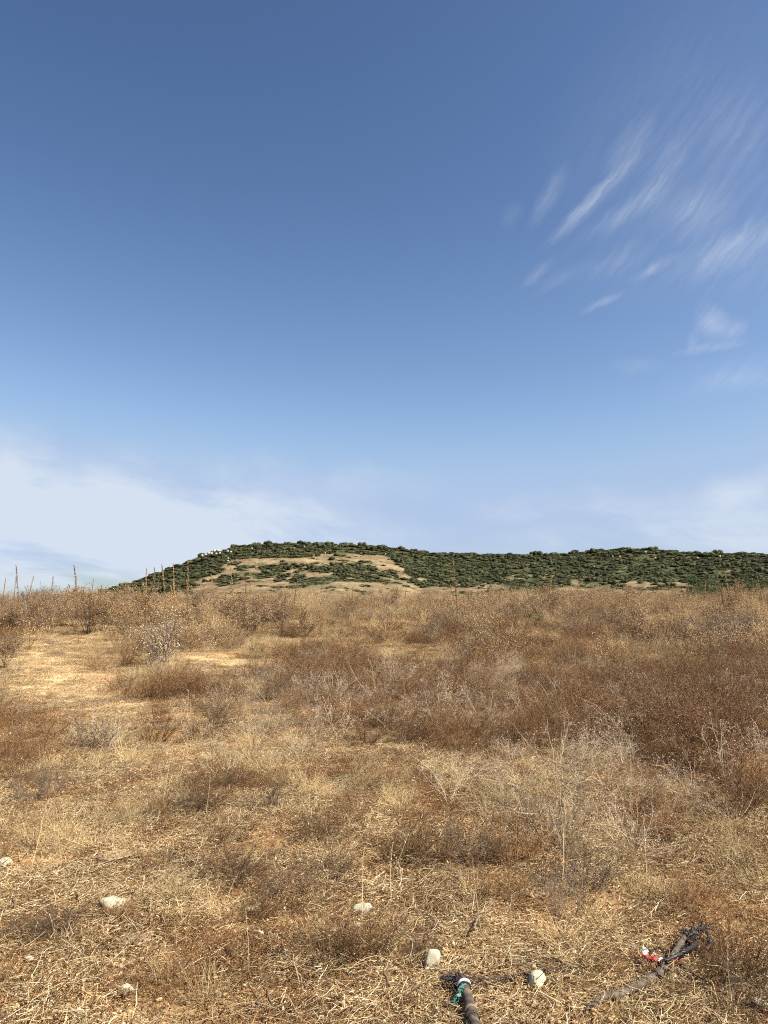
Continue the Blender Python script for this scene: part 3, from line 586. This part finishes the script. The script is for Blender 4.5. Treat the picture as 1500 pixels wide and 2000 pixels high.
for (u, v, s, lb) in tall:
    place('seed_pod_plant', pick(MUL), gpt(u, v), random.uniform(0, 6.28), s*random.uniform(.9, 1.08), label=lb or 'tall dead branching plant full of brown pods, among those on the %s below the skyline' % ('left' if u < 620 else 'right'), cat='dead plant', group='tall pod plants')
place('seed_pod_plant', PALE, gpt(318, 1312), .6, 1.15, label='pale silvery dead thorny plant standing alone on the bare sandy patch', cat='dead plant')
for _ in range(60):
    a = random.uniform(-27, 27); r = random.uniform(21, 40)
    if random.random() < .45: continue
    x, y = math.sin(R(a))*r, math.cos(R(a))*r
    place('seed_pod_plant', pick(MUL), (x, y, float(ground_z(x, y))), random.uniform(0, 6.28), random.uniform(.5, .95), label='dead pod plant in the distant row along the field crest, %s half' % ('left' if a < 0 else 'right'), cat='dead plant', group='pod plants along the crest')

# flower spikes
def spike_mesh(h, bend, wd=1., branches=0):
    s = MB(); K = 10; t = np.linspace(0, 1, K); P = np.stack([bend*t**2*h, .02*np.sin(t*7), t*h], -1)[None]
    tubes(s, P, np.linspace(.007, .003, K)[None], 5)
    p = MB(); n = 190; tt = .40+.6*rng.random(n)**.8; C = along(P, np.zeros(n, int), tt); a = uni(0, 6.283, n); rad = .015*wd*(1.35-tt*.9)
    if branches:
        bs = grow(along(P, np.zeros(branches, int), uni(.45, .6, branches)), uni(0, 6.283, branches), uni(1.0, 1.25, branches), uni(.3, .5, branches), 6, -.3, .04); tubes(s, bs, .004, 4)
        kb = rng.integers(0, branches, 60*branches); bits(p, along(bs, kb, uni(.25, 1, len(kb)))+rng.normal(0, .009, (len(kb), 3)), .008, 1.5)
    C = C+np.stack([np.cos(a)*rad, np.sin(a)*rad, 0*a], -1); bits(p, C, .0085*uni(.7, 1.2, n), 1.6)
    return [('stem', s.mesh('stem', M_BROWN)), ('seed_heads', p.mesh('seed_heads', M_POD2))]
SPK = [[spike_mesh(1.5, b, w_, br) for b, w_, br in L_] for L_ in ([(.02,1.3,0),(-.02,1.6,1),(.03,1.1,0)], [(.07,1.3,0),(.10,1.5,2)], [(-.10,1.3,1),(-.14,1.6,0),(-.08,1.1,2)], [(.16,1.3,0)])]
tips = [(8,1128,24,0),(44,1104,22,2),(30,1124,26,0),(57,1125,26,1),(102,1125,24,0),(130,1142,26,1),(151,1124,24,0),(160,1104,19,2),(180,1129,24,0),(126,1140,28,1),(200,1143,24,0),(288,1108,21,0),(303,1108,22,0),(330,1102,20,2),(346,1100,20,2),(369,1096,19,0),
        (424,1121,24,2),(460,1108,21,2),(482,1124,25,0),(488,1114,24,0),(575,1134,26,1),(894,1090,17,2),(1034,1131,26,2),(1069,1125,24,1),(1372,1135,27,1),(1413,1122,25,2),(1424,1120,25,2),(1434,1128,26,1),(1487,1130,27,2),(690,1146,30,0),(790,1140,30,1),(560,1140,28,2),(246,1140,30,0)]
for i, (u, v, d, k) in enumerate(tips):
    d = d*1.15; a, e = azel(u, v); x, y = math.sin(R(a))*d, math.cos(R(a))*d; z = float(ground_z(x, y)); top = EYE+d*math.tan(R(e)); hh = max(.5, top-z+.0)
    lean = 'leaning' if k in (2, 3) else 'upright'
    where = 'against the sky at the far left' if u < 120 else 'against the sky left of the hill' if u < 260 else "in front of the hill's left end" if u < 400 else "in front of the hill's bare slope" if u < 850 else 'in front of the wooded hill right of centre' if u < 1200 else 'before the dark green bush at the right'
    place('flower_spike', pick(SPK[k]), (x, y, z), random.uniform(-.3, .3), (1.1, 1.1, hh/1.5), label='%s thin dead flower spike %s' % (lean, where), cat='flower spike', group='dead flower spikes on the skyline')

# grey bushes
def twig_bush(h, stems, twigs, sub, mt, spread=.3):
    return weed(h, stems, twigs, sub, 200, .006, mt, mt, .007, (.5, 1.5), spread, .05, .1, K=6, twl=.5)
GB = [twig_bush(1.1, 40, 420, 1300, M_GREYT) for _ in range(2)]
for (u, v, s, lb) in [(1430,1262,.95,'big grey leafless bush at the right edge of the far field'),(1350,1255,.7,'smaller grey leafless bush left of the big one at the right edge'),(1490,1258,.85,'grey leafless bush cut by the right edge of the picture'),(1190,1225,.7,'grey leafless bush right of centre in the far field'),
                      (75,1196,1.15,'rounded grey leafless bush against the sky at the far left'),(90,1204,1.0,'darker grey bush right against the rounded one at the far left'),(500,1218,.9,'grey leafless bush below the bare slope of the hill'),(535,1214,.8,'grey leafless bush beside the yellow grass clump'),(5,1275,.5,'low grey bush cut by the left edge beside the bare sand')]:
    place('grey_bush', [('w', pick(GB))], gpt(u, v), random.uniform(0, 6), s, label=lb, cat='bush', group='grey leafless bushes')

# green bushes
def green_bush(h, wdt, nl, ml, stems=14, size=.03):
    t = MB(); a = uni(0, 6.283, stems); b = np.zeros((stems, 3)); b[:, 0] = np.cos(a)*.1*wdt; b[:, 1] = np.sin(a)*.1*wdt
    P0 = grow(b, a, uni(.5, 1.45, stems), h*uni(.6, 1., stems), 6, .05, .15); tubes(t, P0, (.012*h)*np.linspace(1, .3, 6)[None], 4)
    i = rng.integers(0, stems, 90); P1 = grow(along(P0, i, uni(.3, 1, 90)), uni(0, 6.283, 90), uni(0, 1.3, 90), h*.3*uni(.5, 1, 90), 4, 0, .2)
    tubes(t, P1, (.005*h)*np.linspace(1, .4, 4)[None], 3)
    f = MB(); k = rng.integers(0, 90, nl); C = along(P1, k, uni(.2, 1., nl))+rng.normal(0, .045*h, (nl, 3)); C[:, 2] = np.abs(C[:, 2]); C *= np.array([wdt/h, wdt/h, 1.])
    leaves(f, C, size*uni(.6, 1.3, nl)); return [('trunk', t.mesh('trunk', M_DARKT)), ('foliage', f.mesh('foliage', ml))]
GBIG = green_bush(2.2, 2.4, 9000, M_GREEN, size=.04); GSM = green_bush(.5, .5, 900, M_OLIVE, size=.02); GOL = green_bush(.9, .9, 1500, M_OLIVE, size=.025)
def far_place(kind, parts, u, v_top, d, h, wide=1.35, **tg):
    a, e = azel(u, v_top); x, y = math.sin(R(a))*d, math.cos(R(a))*d; top = EYE+d*math.tan(R(e)); g = float(ground_z(x, y)); s = (top-g)/h
    return place(kind, parts, (x, y, g), random.uniform(0, 6), (s*wide, s*wide, s), **tg)
far_place('evergreen_bush', GBIG, 1425, 1118, 55, 2.1, label='dark green leafy bush poking above the crest at the right', cat='bush')
far_place('evergreen_bush', GBIG, 1392, 1132, 55, 2.1, label='lower dark green bush left of the leafy one at the crest', cat='bush')
far_place('evergreen_bush', GBIG, 1018, 1138, 55, 2.1, label='rounded green bush above the crest right of the centre', cat='bush')
far_place('evergreen_bush', GBIG, 985, 1144, 56, 2.1, label='small green bush just left of the rounded one on the crest', cat='bush')
place('green_plant', GSM, gpt(846, 1243), 0, 1.0, label='small bright green plant alone among the brown weeds near the centre', cat='plant')
place('green_plant', GOL, gpt(1050, 1230), 0, .75, label='yellowish green leafy plant below the crest right of centre', cat='plant')
# golden grass clump on the crest
GCL = [grass_mesh(9, 900, .75, .35)]
place('grass_clump', [('w', GCL[0])], gpt(612, 1200), 0, 1.7, label='big golden yellow grass clump at the crest below the bare slope', cat='grass clump')
place('grass_clump', [('w', GCL[0])], gpt(640, 1206), 1, 1.2, label='shorter golden grass clump right of the big one on the crest', cat='grass clump')
place('grass_clump', [('w', GCL[0])], gpt(430, 1225), 1, 1.3, label='orange tinted grass clump among the pod plants on the left', cat='grass clump')

# ------------------------------------------------------------------ bushes and rocks of the hill
def scrub_mesh(lumps=8, nl=420, flat=.62):
    mb = MB(); V, Fc = ico(2)
    for k in range(lumps):
        c = np.array([random.uniform(-.85, .85), random.uniform(-.7, .7), random.uniform(.1, .6)*flat*1.5]) if k else np.array([0, 0, .45*flat*1.4]); r = random.uniform(.25, .55) if k else .6
        d = 1+.5*(fbm(V[:, 0]*2+k*9+V[:, 2], V[:, 1]*2+V[:, 2], 1, k, 3)-.5); P = V*r*d[:, None]*np.array([1, 1, flat*1.15])+c; P[:, 2] = np.maximum(P[:, 2], -.05); mb.add(P, Fc)
        m = nl//lumps; D = nrm(rng.normal(size=(m, 3))); D[:, 2] = np.abs(D[:, 2])*.9; leaves(mb, D*r*uni(.95, 1.18, m)[:, None]*np.array([1, 1, flat*1.2])+c, uni(.06, .13, m))
    return mb.mesh('scrub', M_SCRUB)
SCR = [scrub_mesh(flat=random.choice([.35, .45, .55, .75])) for _ in range(9)]
n = 60000; A = uni(-34, 38, n); T = np.sqrt(uni(0, 1.0, n)) if False else uni(0.02, 1.03, n); P = hill_pt(A, T); u, v = project(P); g = hill_veg(u, v, P)
# fewer, wider plants in the low thicket of the lower slope; rounded trees higher up
keep = (rng.random(n) < np.where(g > .12, g, .11)) & (g > .0); keep &= (rng.random(n) < .35+.65*np.clip((fbm(P[:, 0], P[:, 1], 14, 2, 2)-.3)*3, 0, 1)) 
P, u, v, g, T, A = P[keep], u[keep], v[keep], g[keep], T[keep], A[keep]; n = len(P)
size = (.6+1.9*rng.random(n)**3)*np.where(T > .55, 1.15, .85)*np.where(g < .5, .7, 1.); hgt = size*np.where(T > .6, uni(.75, 1.25, n), uni(.45, .95, n))
P[:, 2] -= .15
vis = (u > -10) & (u < 1510)
sky_ = np.where(vis & (T > .955))[0]; low = np.where(vis & (g < .75) & (v < 1156))[0]; mid = np.where(vis & (T > .3) & (T < .95) & (g >= .75))[0]
rng.shuffle(sky_); rng.shuffle(low); rng.shuffle(mid)
size[sky_] *= 1.4; hgt[sky_] *= 1.25
ch = list(sky_[:85])+list(sorted(low, key=lambda i: -size[i])[:125])+list(sorted(mid, key=lambda i: -size[i])[:70]); single = np.zeros(n, bool); single[ch] = True
for i in ch:
    if T[i] > .955: lb = 'rounded dark bush standing on the %s skyline of the hill' % ('left' if u[i] < 500 else 'central' if u[i] < 950 else 'right')
    elif g[i] < .75: lb = 'low green bush on the hill\'s bare brown ground, %s' % ('left slope' if u[i] < 600 else 'middle slope' if u[i] < 850 else 'right foot')
    else: lb = 'larger dark bush rising from the thicket on the %s part of the hill' % ('left' if u[i] < 500 else 'middle' if u[i] < 950 else 'right')
    place('hill_bush', [('w', pick(SCR))], tuple(P[i]), random.uniform(0, 6.28), (size[i], size[i], hgt[i]), label=lb, cat='bush', group='bushes scattered over the hill')
gn_scatter('hill_scrub', SCR, P[~single], euler((~single).sum(), .03), np.stack([size, size, hgt], -1)[~single], 'dense dark green evergreen scrub covering most of the hill', 'scrub')
print('hill bushes', n)

def rock_mesh(seed, ax=(1, 1, .7), rough=.35, mt=None, sub=3):
    V, Fc = ico(sub); s = seed*13.7
    d = 1+rough*(fbm(V[:, 0]*1.3+s, V[:, 1]*1.3+V[:, 2]*1.7+s, 1, seed, 3)-.5)*2
    P = V*d[:, None]; nn = nrm(np.random.default_rng(seed).normal(size=(6, 3)))          # a few broken facets
    for q in nn:
        h = P@q; lim = .72; P = P-np.where(h > lim, h-lim, 0)[:, None]*q
    mb = MB(); mb.add(P*np.array(ax), Fc); return mb.mesh('stone', mt or M_STONE, False)
OUT = [rock_mesh(k+20, (1, 1, random.uniform(.8, 1.3)), .5, M_ROCK, 2) for k in range(4)]
for (u, v, s) in [(403,1081,1.),(409,1079,1.3),(415,1082,1.2),(421,1079,1.6),(427,1078,1.5),(424,1083,1.1),(431,1082,1.),(446,1078,1.1),(452,1079,1.),(493,1072,.9),(447,1091,.8),(447,1096,.7),(636,1081,.7),(595,1068,.7),(753,1082,.6),
                  (1194,1087,.7),(1208,1088,.8),(1258,1079,.9),(1277,1090,.7),(1359,1090,.8),(1402,1087,.8),(969,1096,.5),(1158,1106,.5),(397,1084,1.2)]:
    p = hill_at(u, v+2); lb = 'pale limestone block in the outcrop near the hill\'s left shoulder' if u < 460 else 'small pale boulder showing through scrub on the %s part of the hill' % ('middle' if u < 900 else 'right')
    place('boulder', [('w', pick(OUT))], (float(p[0]), float(p[1])-3, float(p[2])+s*.7), random.uniform(0, 6), s, label=lb, cat='boulder', group='pale boulders on the hill')

# ------------------------------------------------------------------ stones in the foreground
def stone(u, v, wpx, hpx, seed, lb, rough=.4, name='white_stone', mt=None, flat=.8, group='pale stones in the foreground', rz=0, cat='stone'):
    x, y, z = gpt(u, v+hpx*.3); d = math.hypot(math.hypot(x, y), EYE-z); r = wpx/F*d/2; hh = hpx/F*d/2
    o = place(name, [('w', rock_mesh(seed, (1, .85, flat*hh/r), rough if seed < 30 else .75, mt))], (x, y, z+hh*.55+.008), rz, r*1.08, label=lb, cat=cat, group=group); return o
stone(844, 1881, 26, 33, 2, 'egg shaped white stone left above the pole with the teal cord', rough=.34, rz=.3, flat=1.)
stone(1047, 1920, 34, 27, 2, 'white flat bottomed stone just right of the pole with teal cord', rz=1)
stone(222, 1770, 46, 20, 3, 'flat cream stone lying on the left side of the near field')
stone(492, 1781, 24, 14, 4, 'small white stone left of centre level with the flat cream one')
stone(706, 1780, 30, 22, 5, 'knobbly pale stone near the centre behind the egg shaped one')
stone(697, 1811, 14, 12, 6, 'tiny pale pebble just below the knobbly stone')
stone(248, 1939, 27, 19, 7, 'small white stone near the bottom left on bare soil')
stone(508, 1827, 12, 14, 8, 'tiny upright white pebble left of centre')
stone(446, 1373, 18, 11, 9, 'lone white stone far off in the left middle of the field')
stone(8, 1690, 26, 20, 10, 'pale stone cut by the left edge of the picture')
stone(1486, 1966, 20, 16, 11, 'pinkish pale stone beside the wire at the lower right')
stone(57, 1877, 16, 9, 12, 'tiny white chip on the pale soil at the lower left')
for i, (u, v, w, h, lb) in enumerate([(270,1838,56,16,'flat tan soil slab between the cream stone and the fallen twig'),(225,1672,60,14,'grey flat slab half buried on the left'),(280,1668,40,12,'pale broken slab right of the grey one')]):
    stone(u, v, w, h, 30+i, lb, .3, 'soil_slab', M_CLOD, .25, 'flat soil slabs', cat='soil slab')

# ------------------------------------------------------------------ fallen sticks
def path(pts, rads, lift=.02, K=None, wob=.004, sub=6):
    P = []; 
    for u, v, *z in pts:
        h = z[0] if z else lift; x, y, g = gpt(u, v, h); P.append((x, y, g+h))
    P = np.array(P); t = np.linspace(0, 1, len(P)); m = (len(P)-1)*sub+1; tt = np.linspace(0, 1, m)
    Q = np.stack([np.interp(tt, t, P[:, k]) for k in range(3)], -1)
    for _ in range(3): Q[1:-1] = (Q[:-2]+Q[1:-1]*2+Q[2:])/4
    Q += rng.normal(0, wob, Q.shape)*np.array([1, 1, .6]); Rr = np.interp(tt, np.linspace(0, 1, len(rads)), rads)
    return Q, Rr
def rod(pts, rads, m, lift=.02, sides=8, wob=.004, knots=0., sub=6):
    Q, Rr = path(pts, rads, lift, wob=wob, sub=sub); Rr = Rr*(1+knots*rng.normal(size=len(Rr))); mb = MB(); tubes(mb, Q[None], Rr[None], sides, cap=True); return mb.mesh('rod', m, sides > 4), Q, Rr
def stick(pts, r, m, lb, twigs=(), lift=.015, name='fallen_stick'):
    mb = MB(); Q, Rr = path(pts, [r, r*.8, r*.45], lift, wob=r*.5); tubes(mb, Q[None], (Rr*(1+.1*rng.normal(size=len(Rr))))[None], 6, cap=True)
    for tp in twigs:
        q, rr = path(tp, [r*.55, r*.3], lift, wob=r*.3); tubes(mb, q[None], rr[None], 5)
    place(name, [('w', mb.mesh('stick', m, True))], (0, 0, 0), label=lb, cat='stick')
stick([(285,1915),(345,1890),(390,1878),(430,1868),(470,1868)], .010, M_GREYT, 'forked grey fallen twig lying at the bottom left of centre', [[(390,1878),(405,1866),(430,1855)],[(400,1876),(405,1905),(402,1935)],[(345,1890),(360,1872)]])
stick([(503,1948,.05),(505,1970,.03),(512,1990,.01),(525,2006,.0)], .007, M_DARKT, 'dark curved stick at the bottom edge, left of its straighter twin')
stick([(521,1936,.06),(530,1965,.03),(540,1988,.01),(550,2006,.0)], .007, M_DARKT, 'dark straighter stick at the bottom edge, right of its curved twin')
stick([(750,1898,.08),(760,1925,.04),(762,1950,.01),(760,1965,.0)], .007, M_DARKT, 'short dark stick standing slanted left of the pole')
stick([(925,1815,.05),(932,1792,.03),(945,1785,.02)], .007, M_GREYT, 'short hooked stick right above the egg shaped stone')
stick([(25,1756,.06),(30,1775,.03),(22,1785,.01)], .007, M_DARKT, 'small dark hooked stick near the left edge')
stick([(590,1517),(620,1523),(660,1521),(700,1528)], .013, M_GREYT, 'thin grey stick lying flat on straw near the centre')
stick([(150,1745,.09),(152,1762,.02)], .008, M_STRAW, 'short pale broken stalk above the flat cream stone')
stick([(1430,1935,.02),(1455,1905,.02),(1478,1900,.03)], .006, M_GREYT, 'grey twig beside the wire at the right')
stick([(1099,1600,.0),(1101,1660,.25),(1099,1720,.3)], .0022, M_POD, 'tall thin pale stalk standing up right of centre')

# tall single straws
for (u, v, h, s_) in [(1100,1712,.55,.02),(1262,1755,.42,.0),(706,1800,.34,.05),(765,1760,.3,-.05),(762,1720,.3,.06),(485,1910,.3,.03),(200,1905,.12,.1),(1012,1740,.5,.0),(1340,1955,.3,.05),(1430,1990,.3,-.05),(190,1570,.4,.05),(318,1575,.45,-.02),(400,1600,.3,.02),(120,1690,.35,.0),(60,1700,.3,.05),(940,1820,.3,.1),(1220,1900,.3,-.2),(590,1790,.3,.15)]:
    mb = MB(); b = np.array([[0, 0, 0.]]); P = grow(b, np.array([0.]), np.array([1.45]), h, 8, .1, .05); P[0, :, 0] += np.linspace(0, s_, 8); tubes(mb, P, np.linspace(.0022, .001, 8)[None], 4)
    bits(mb, P[0, -4:], .004, 2.5); rr, cc = words(u, v)
    place('grass_stalk', [('w', mb.mesh('stalk', M_GRASS))], gpt(u, v), random.uniform(0, 6), 1, label='single tall pale grass stalk in the %s field %s' % (rr, ('at the '+cc) if 'edge' in cc or 'side' in cc else cc), cat='grass stalk', group='single tall grass stalks')

# ------------------------------------------------------------------ the two fallen fence posts, cords, tape and wire
def blob(mb, c, r, seed, sq=(1, 1, 1)):
    P = grow(np.array([c]*9)+rng.normal(0, r*.5, (9, 3)), uni(0, 6.283, 9), uni(-.6, .8, 9), r*uni(1.5, 3.6, 9), 6, .6, .6); tubes(mb, P, .0026, 4)
    r = r*.72; sq = (sq[0]*random.uniform(.8, 1.7), sq[1]*random.uniform(.8, 1.4), sq[2]*random.uniform(.6, 1))
    V, Fc = ico(2); d = 1+.6*(fbm(V[:, 0]*2+seed, V[:, 1]*2+V[:, 2]*2, 1, seed, 3)-.5); mb.add(V*r*d[:, None]*np.array(sq)+np.array(c), Fc)
def coil(mb, Q, i, r, turns, wr, sides=5, pitch=.006):
    """a cord wound round a rod at its i-th point"""
    c = Q[i]; T = nrm(Q[min(i+1, len(Q)-1)]-Q[i-1]); A = nrm(np.cross(T, [0, 0, 1.])); B = np.cross(T, A); th = np.linspace(0, turns*6.283, int(turns*14))
    tubes(mb, (c+T*(pitch*th/6.283-pitch*turns/2)[:, None]+(A*np.cos(th)[:, None]+B*np.sin(th)[:, None])*r)[None], wr, sides)
# near post, pointing at the camera's feet
post = tag(obj('fence_post', None), 'grey weathered post running out of the bottom edge, teal cord at its tip', 'post')
me, Q, Rr = rod([(905,1924,.05),(912,1945,.05),(920,1975,.05),(930,2010,.045),(945,2060,.04),(960,2110,.035)], [.021, .021, .022, .022, .024, .025], M_WOOD, knots=.02, wob=.0015, sides=14); obj('shaft', me, post)
w = MB(); k = len(Q)*2//5; coil(w, Q, k, .024, 4, .0028, pitch=.004); coil(w, Q, k+2, .025, 2, .003, pitch=.012); tag(obj('wire_binding', w.mesh('binding', M_GREYT), post), 'grey wire wound round the shaft')
w = MB(); coil(w, Q, 1, .024, 2.2, .0065, pitch=.009); tag(obj('tie', w.mesh('tie', M_WTAPE, True), post), 'white plastic tie round the tip')
w = MB(); coil(w, Q, 2, .025, 1.3, .005, pitch=.008); obj('strap', w.mesh('strap', M_BLACK, True), post)
w = MB()
for i, (u, v, r) in enumerate([(902,1920,.022),(892,1914,.022),(881,1912,.018),(872,1911,.012),(896,1922,.018)]):
    x, y, g = gpt(u, v, .045); blob(w, (x, y, g+.045), r, i+3, (1.2, 1, .8))
q, rr = path([(885,1912,.05),(870,1912,.04),(858,1909,.03)], [.008, .003], wob=.003); tubes(w, q[None], rr[None], 5)
tag(obj('netting_wrap', w.mesh('wrap', M_BLACK), post), 'torn black netting bunched at the tip')
# teal cord: several loose strands
w = MB()
for s in range(5):
    o_ = random.uniform(-3.5, 3.5); q, rr = path([(906+o_*.3,1922,.085),(899+o_*.6,1936,.075),(892+o_,1948,.06),(886+o_*1.2,1962,.035)], [.003, .0028, .0024], wob=.005); tubes(w, q[None], rr[None], 5)
place('cord', [('w', w.mesh('cord', M_TEAL, True))], (0, 0, 0), label='frayed teal green cord hanging from the tip of the bottom post', cat='cord')
# far post, curved
post2 = tag(obj('fence_post', None), 'curved grey weathered branch post lying in the lower right with red white tape', 'post')
me, Q, Rr = rod([(1149,1970,.026),(1165,1955,.03),(1182,1946,.032),(1212,1941,.033),(1249,1926,.028),(1281,1905,.035),(1300,1886,.04),(1319,1860,.05),(1337,1831,.055)], [.007, .014, .016, .015, .018, .016, .017, .013, .012], M_WOOD2, knots=.035, wob=.002, sides=12); obj('shaft', me, post2)
w = MB()
for a_, b_, c_, r_ in [((1190,1943,.04),(1176,1928,.05),(1172,1921,.05),.005),((1249,1926,.04),(1238,1914,.05),(1236,1906,.06),.004),((1285,1903,.05),(1302,1912,.03),(1312,1925,.012),.006),((1312,1868,.06),(1296,1860,.06),(1284,1864,.05),.004)]:
    q, rr = path([a_, b_, c_], [r_, r_*.4], wob=.002); tubes(w, q[None], rr[None], 5, cap=True)
q, rr = path([(1152,1967,.03),(1145,1973,.026),(1141,1979,.02)], [.007, .002], wob=.002); tubes(w, q[None], rr[None], 5)
obj('side_twigs', w.mesh('side_twigs', M_WOOD2, True), post2)
w = MB(); coil(w, Q, 30, .0185, 2, .0012); coil(w, Q, 20, .0195, 1.3, .0012, pitch=.02); obj('wire_binding', w.mesh('binding', M_WIRE), post2)
w = MB(); i6 = int(len(Q)*.74); coil(w, Q, i6, .020, 2.3, .005, pitch=.012); coil(w, Q, i6-3, .020, 1.2, .0035, pitch=.012)
q, rr = path([(1300,1876,.07),(1318,1868,.08),(1336,1860,.085),(1355,1850,.06),(1358,1842,.05)], [.006, .008, .012], wob=.003); tubes(w, q[None], rr[None], 6)
tag(obj('strap', w.mesh('strap', M_BLACK, True), post2), 'black rubber strap crossed over the bend')
w = MB()
for i, (u, v, r, hh) in enumerate([(1338,1822,.018,.06),(1345,1824,.019,.055),(1352,1822,.017,.055),(1360,1819,.015,.055),(1368,1813,.015,.06),(1375,1810,.014,.06),(1382,1813,.014,.05),(1344,1838,.014,.04),(1347,1848,.015,.03),(1356,1850,.014,.03)]):
    x, y, g = gpt(u, v, hh); blob(w, (x, y, g+hh), r, i+13, (1.2, 1, .9))
q, rr = path([(1372,1814,.06),(1383,1826,.06),(1388,1843,.05),(1380,1858,.04),(1366,1856,.03),(1352,1852,.03)], [.008, .010, .009, .012], wob=.004); tubes(w, q[None], rr[None], 6)
q, rr = path([(1370,1830,.05),(1380,1846,.04),(1386,1860,.03),(1372,1862,.02)], [.006, .008], wob=.004); tubes(w, q[None], rr[None], 6)
tag(obj('netting_wrap', w.mesh('wrap', M_BLACK), post2), 'black netting knotted and looped at the far tip')
# red and white tape
def tape(pts, wd, m, name, parent):
    Q, _ = path(pts, [1, 1], wob=.003); w = MB(); ribbons(w, Q[None], wd, up=(.25, -.75, .6)); me = w.mesh(name, m, True); o = obj(name, me, parent)
    s = o.modifiers.new('thick', 'SOLIDIFY'); s.thickness = .0015; return o
tp = tag(obj('barrier_tape', None), 'crumpled red and white tape strip caught under the curved post', 'tape')
tape([(1260,1850,.07),(1261,1860,.055),(1262,1868,.05)], .026, M_WTAPE, 'white_band', tp)
tape([(1256,1864,.055),(1262,1869,.06),(1269,1874,.05),(1277,1876,.05)], .024, M_RED, 'red_band', tp)
tape([(1276,1871,.055),(1283,1877,.05),(1290,1880,.05)], .024, M_RED, 'red_band', tp)
tape([(1287,1878,.052),(1295,1878,.05),(1303,1880,.05)], .024, M_WTAPE, 'white_band', tp)
tape([(1308,1880,.05),(1319,1876,.05),(1330,1870,.055)], .026, M_RED, 'red_band', tp)
# wires
def wire(pts, lb, barbs=9, r=.003):
    pts = [(p[0], p[1], p[2]+.02) for p in pts]
    mb = MB(); Q, Rr = path(pts, [r, r], wob=.003, sub=10); tubes(mb, Q[None], Rr[None], 5)
    t = np.linspace(0, 50, len(Q)); Q2 = Q+np.stack([0*t, np.cos(t)*.003, np.sin(t)*.003], -1); tubes(mb, Q2[None], Rr[None]*.8, 5)
    for i in np.linspace(3, len(Q)-4, barbs).astype(int):
        for _ in range(3):
            d = nrm(rng.normal(size=3)); tubes(mb, np.stack([Q[i]-d*.014, Q[i]+d*.014])[None], .0014, 4)
    place('barbed_wire', [('w', mb.mesh('wire', M_WIRE))], (0, 0, 0), label=lb, cat='wire')
wire([(912,1913,.05),(940,1913,.04),(975,1912,.03),(1010,1905,.02),(1045,1897,.02),(1085,1893,.015)], 'barbed wire running right from the tip of the bottom post', 7)
wire([(915,1919,.045),(938,1924,.02),(958,1923,.015),(985,1918,.015),(1010,1907,.02)], 'second slack barbed wire looping below the one at the bottom post', 5, .002)
wire([(1322,1880,.05),(1345,1897,.03),(1360,1906,.02),(1415,1941,.02),(1450,1958,.02),(1484,1972,.015),(1520,1985,.01)], 'long barbed wire running from the curved post to the right edge', 9)
wire([(1388,1852,.04),(1402,1864,.02),(1447,1883,.02),(1495,1893,.02),(1530,1900,.02)], 'upper barbed wire running right from the looped black netting', 6)
wire([(1300,1862,.04),(1285,1850,.05),(1275,1856,.04),(1262,1866,.02)], 'short bent wire arc above the red and white tape', 2)
wire([(1240,1895,.02),(1262,1905,.015),(1285,1912,.012),(1320,1920,.01),(1350,1922,.01)], 'short dark wire passing under the curved post', 4)
w = MB(); q, rr = path([(1004,1906,.025),(1026,1902,.025),(1058,1897,.025)], [.005, .009, .004], wob=.002); tubes(w, q[None], rr[None]*.6, 6)
place('rubber_strip', [('w', w.mesh('strip', M_BLACK, True))], (0, 0, 0), label='dark rubber strip clinging to the wire behind the flat bottomed stone', cat='rubber strip')
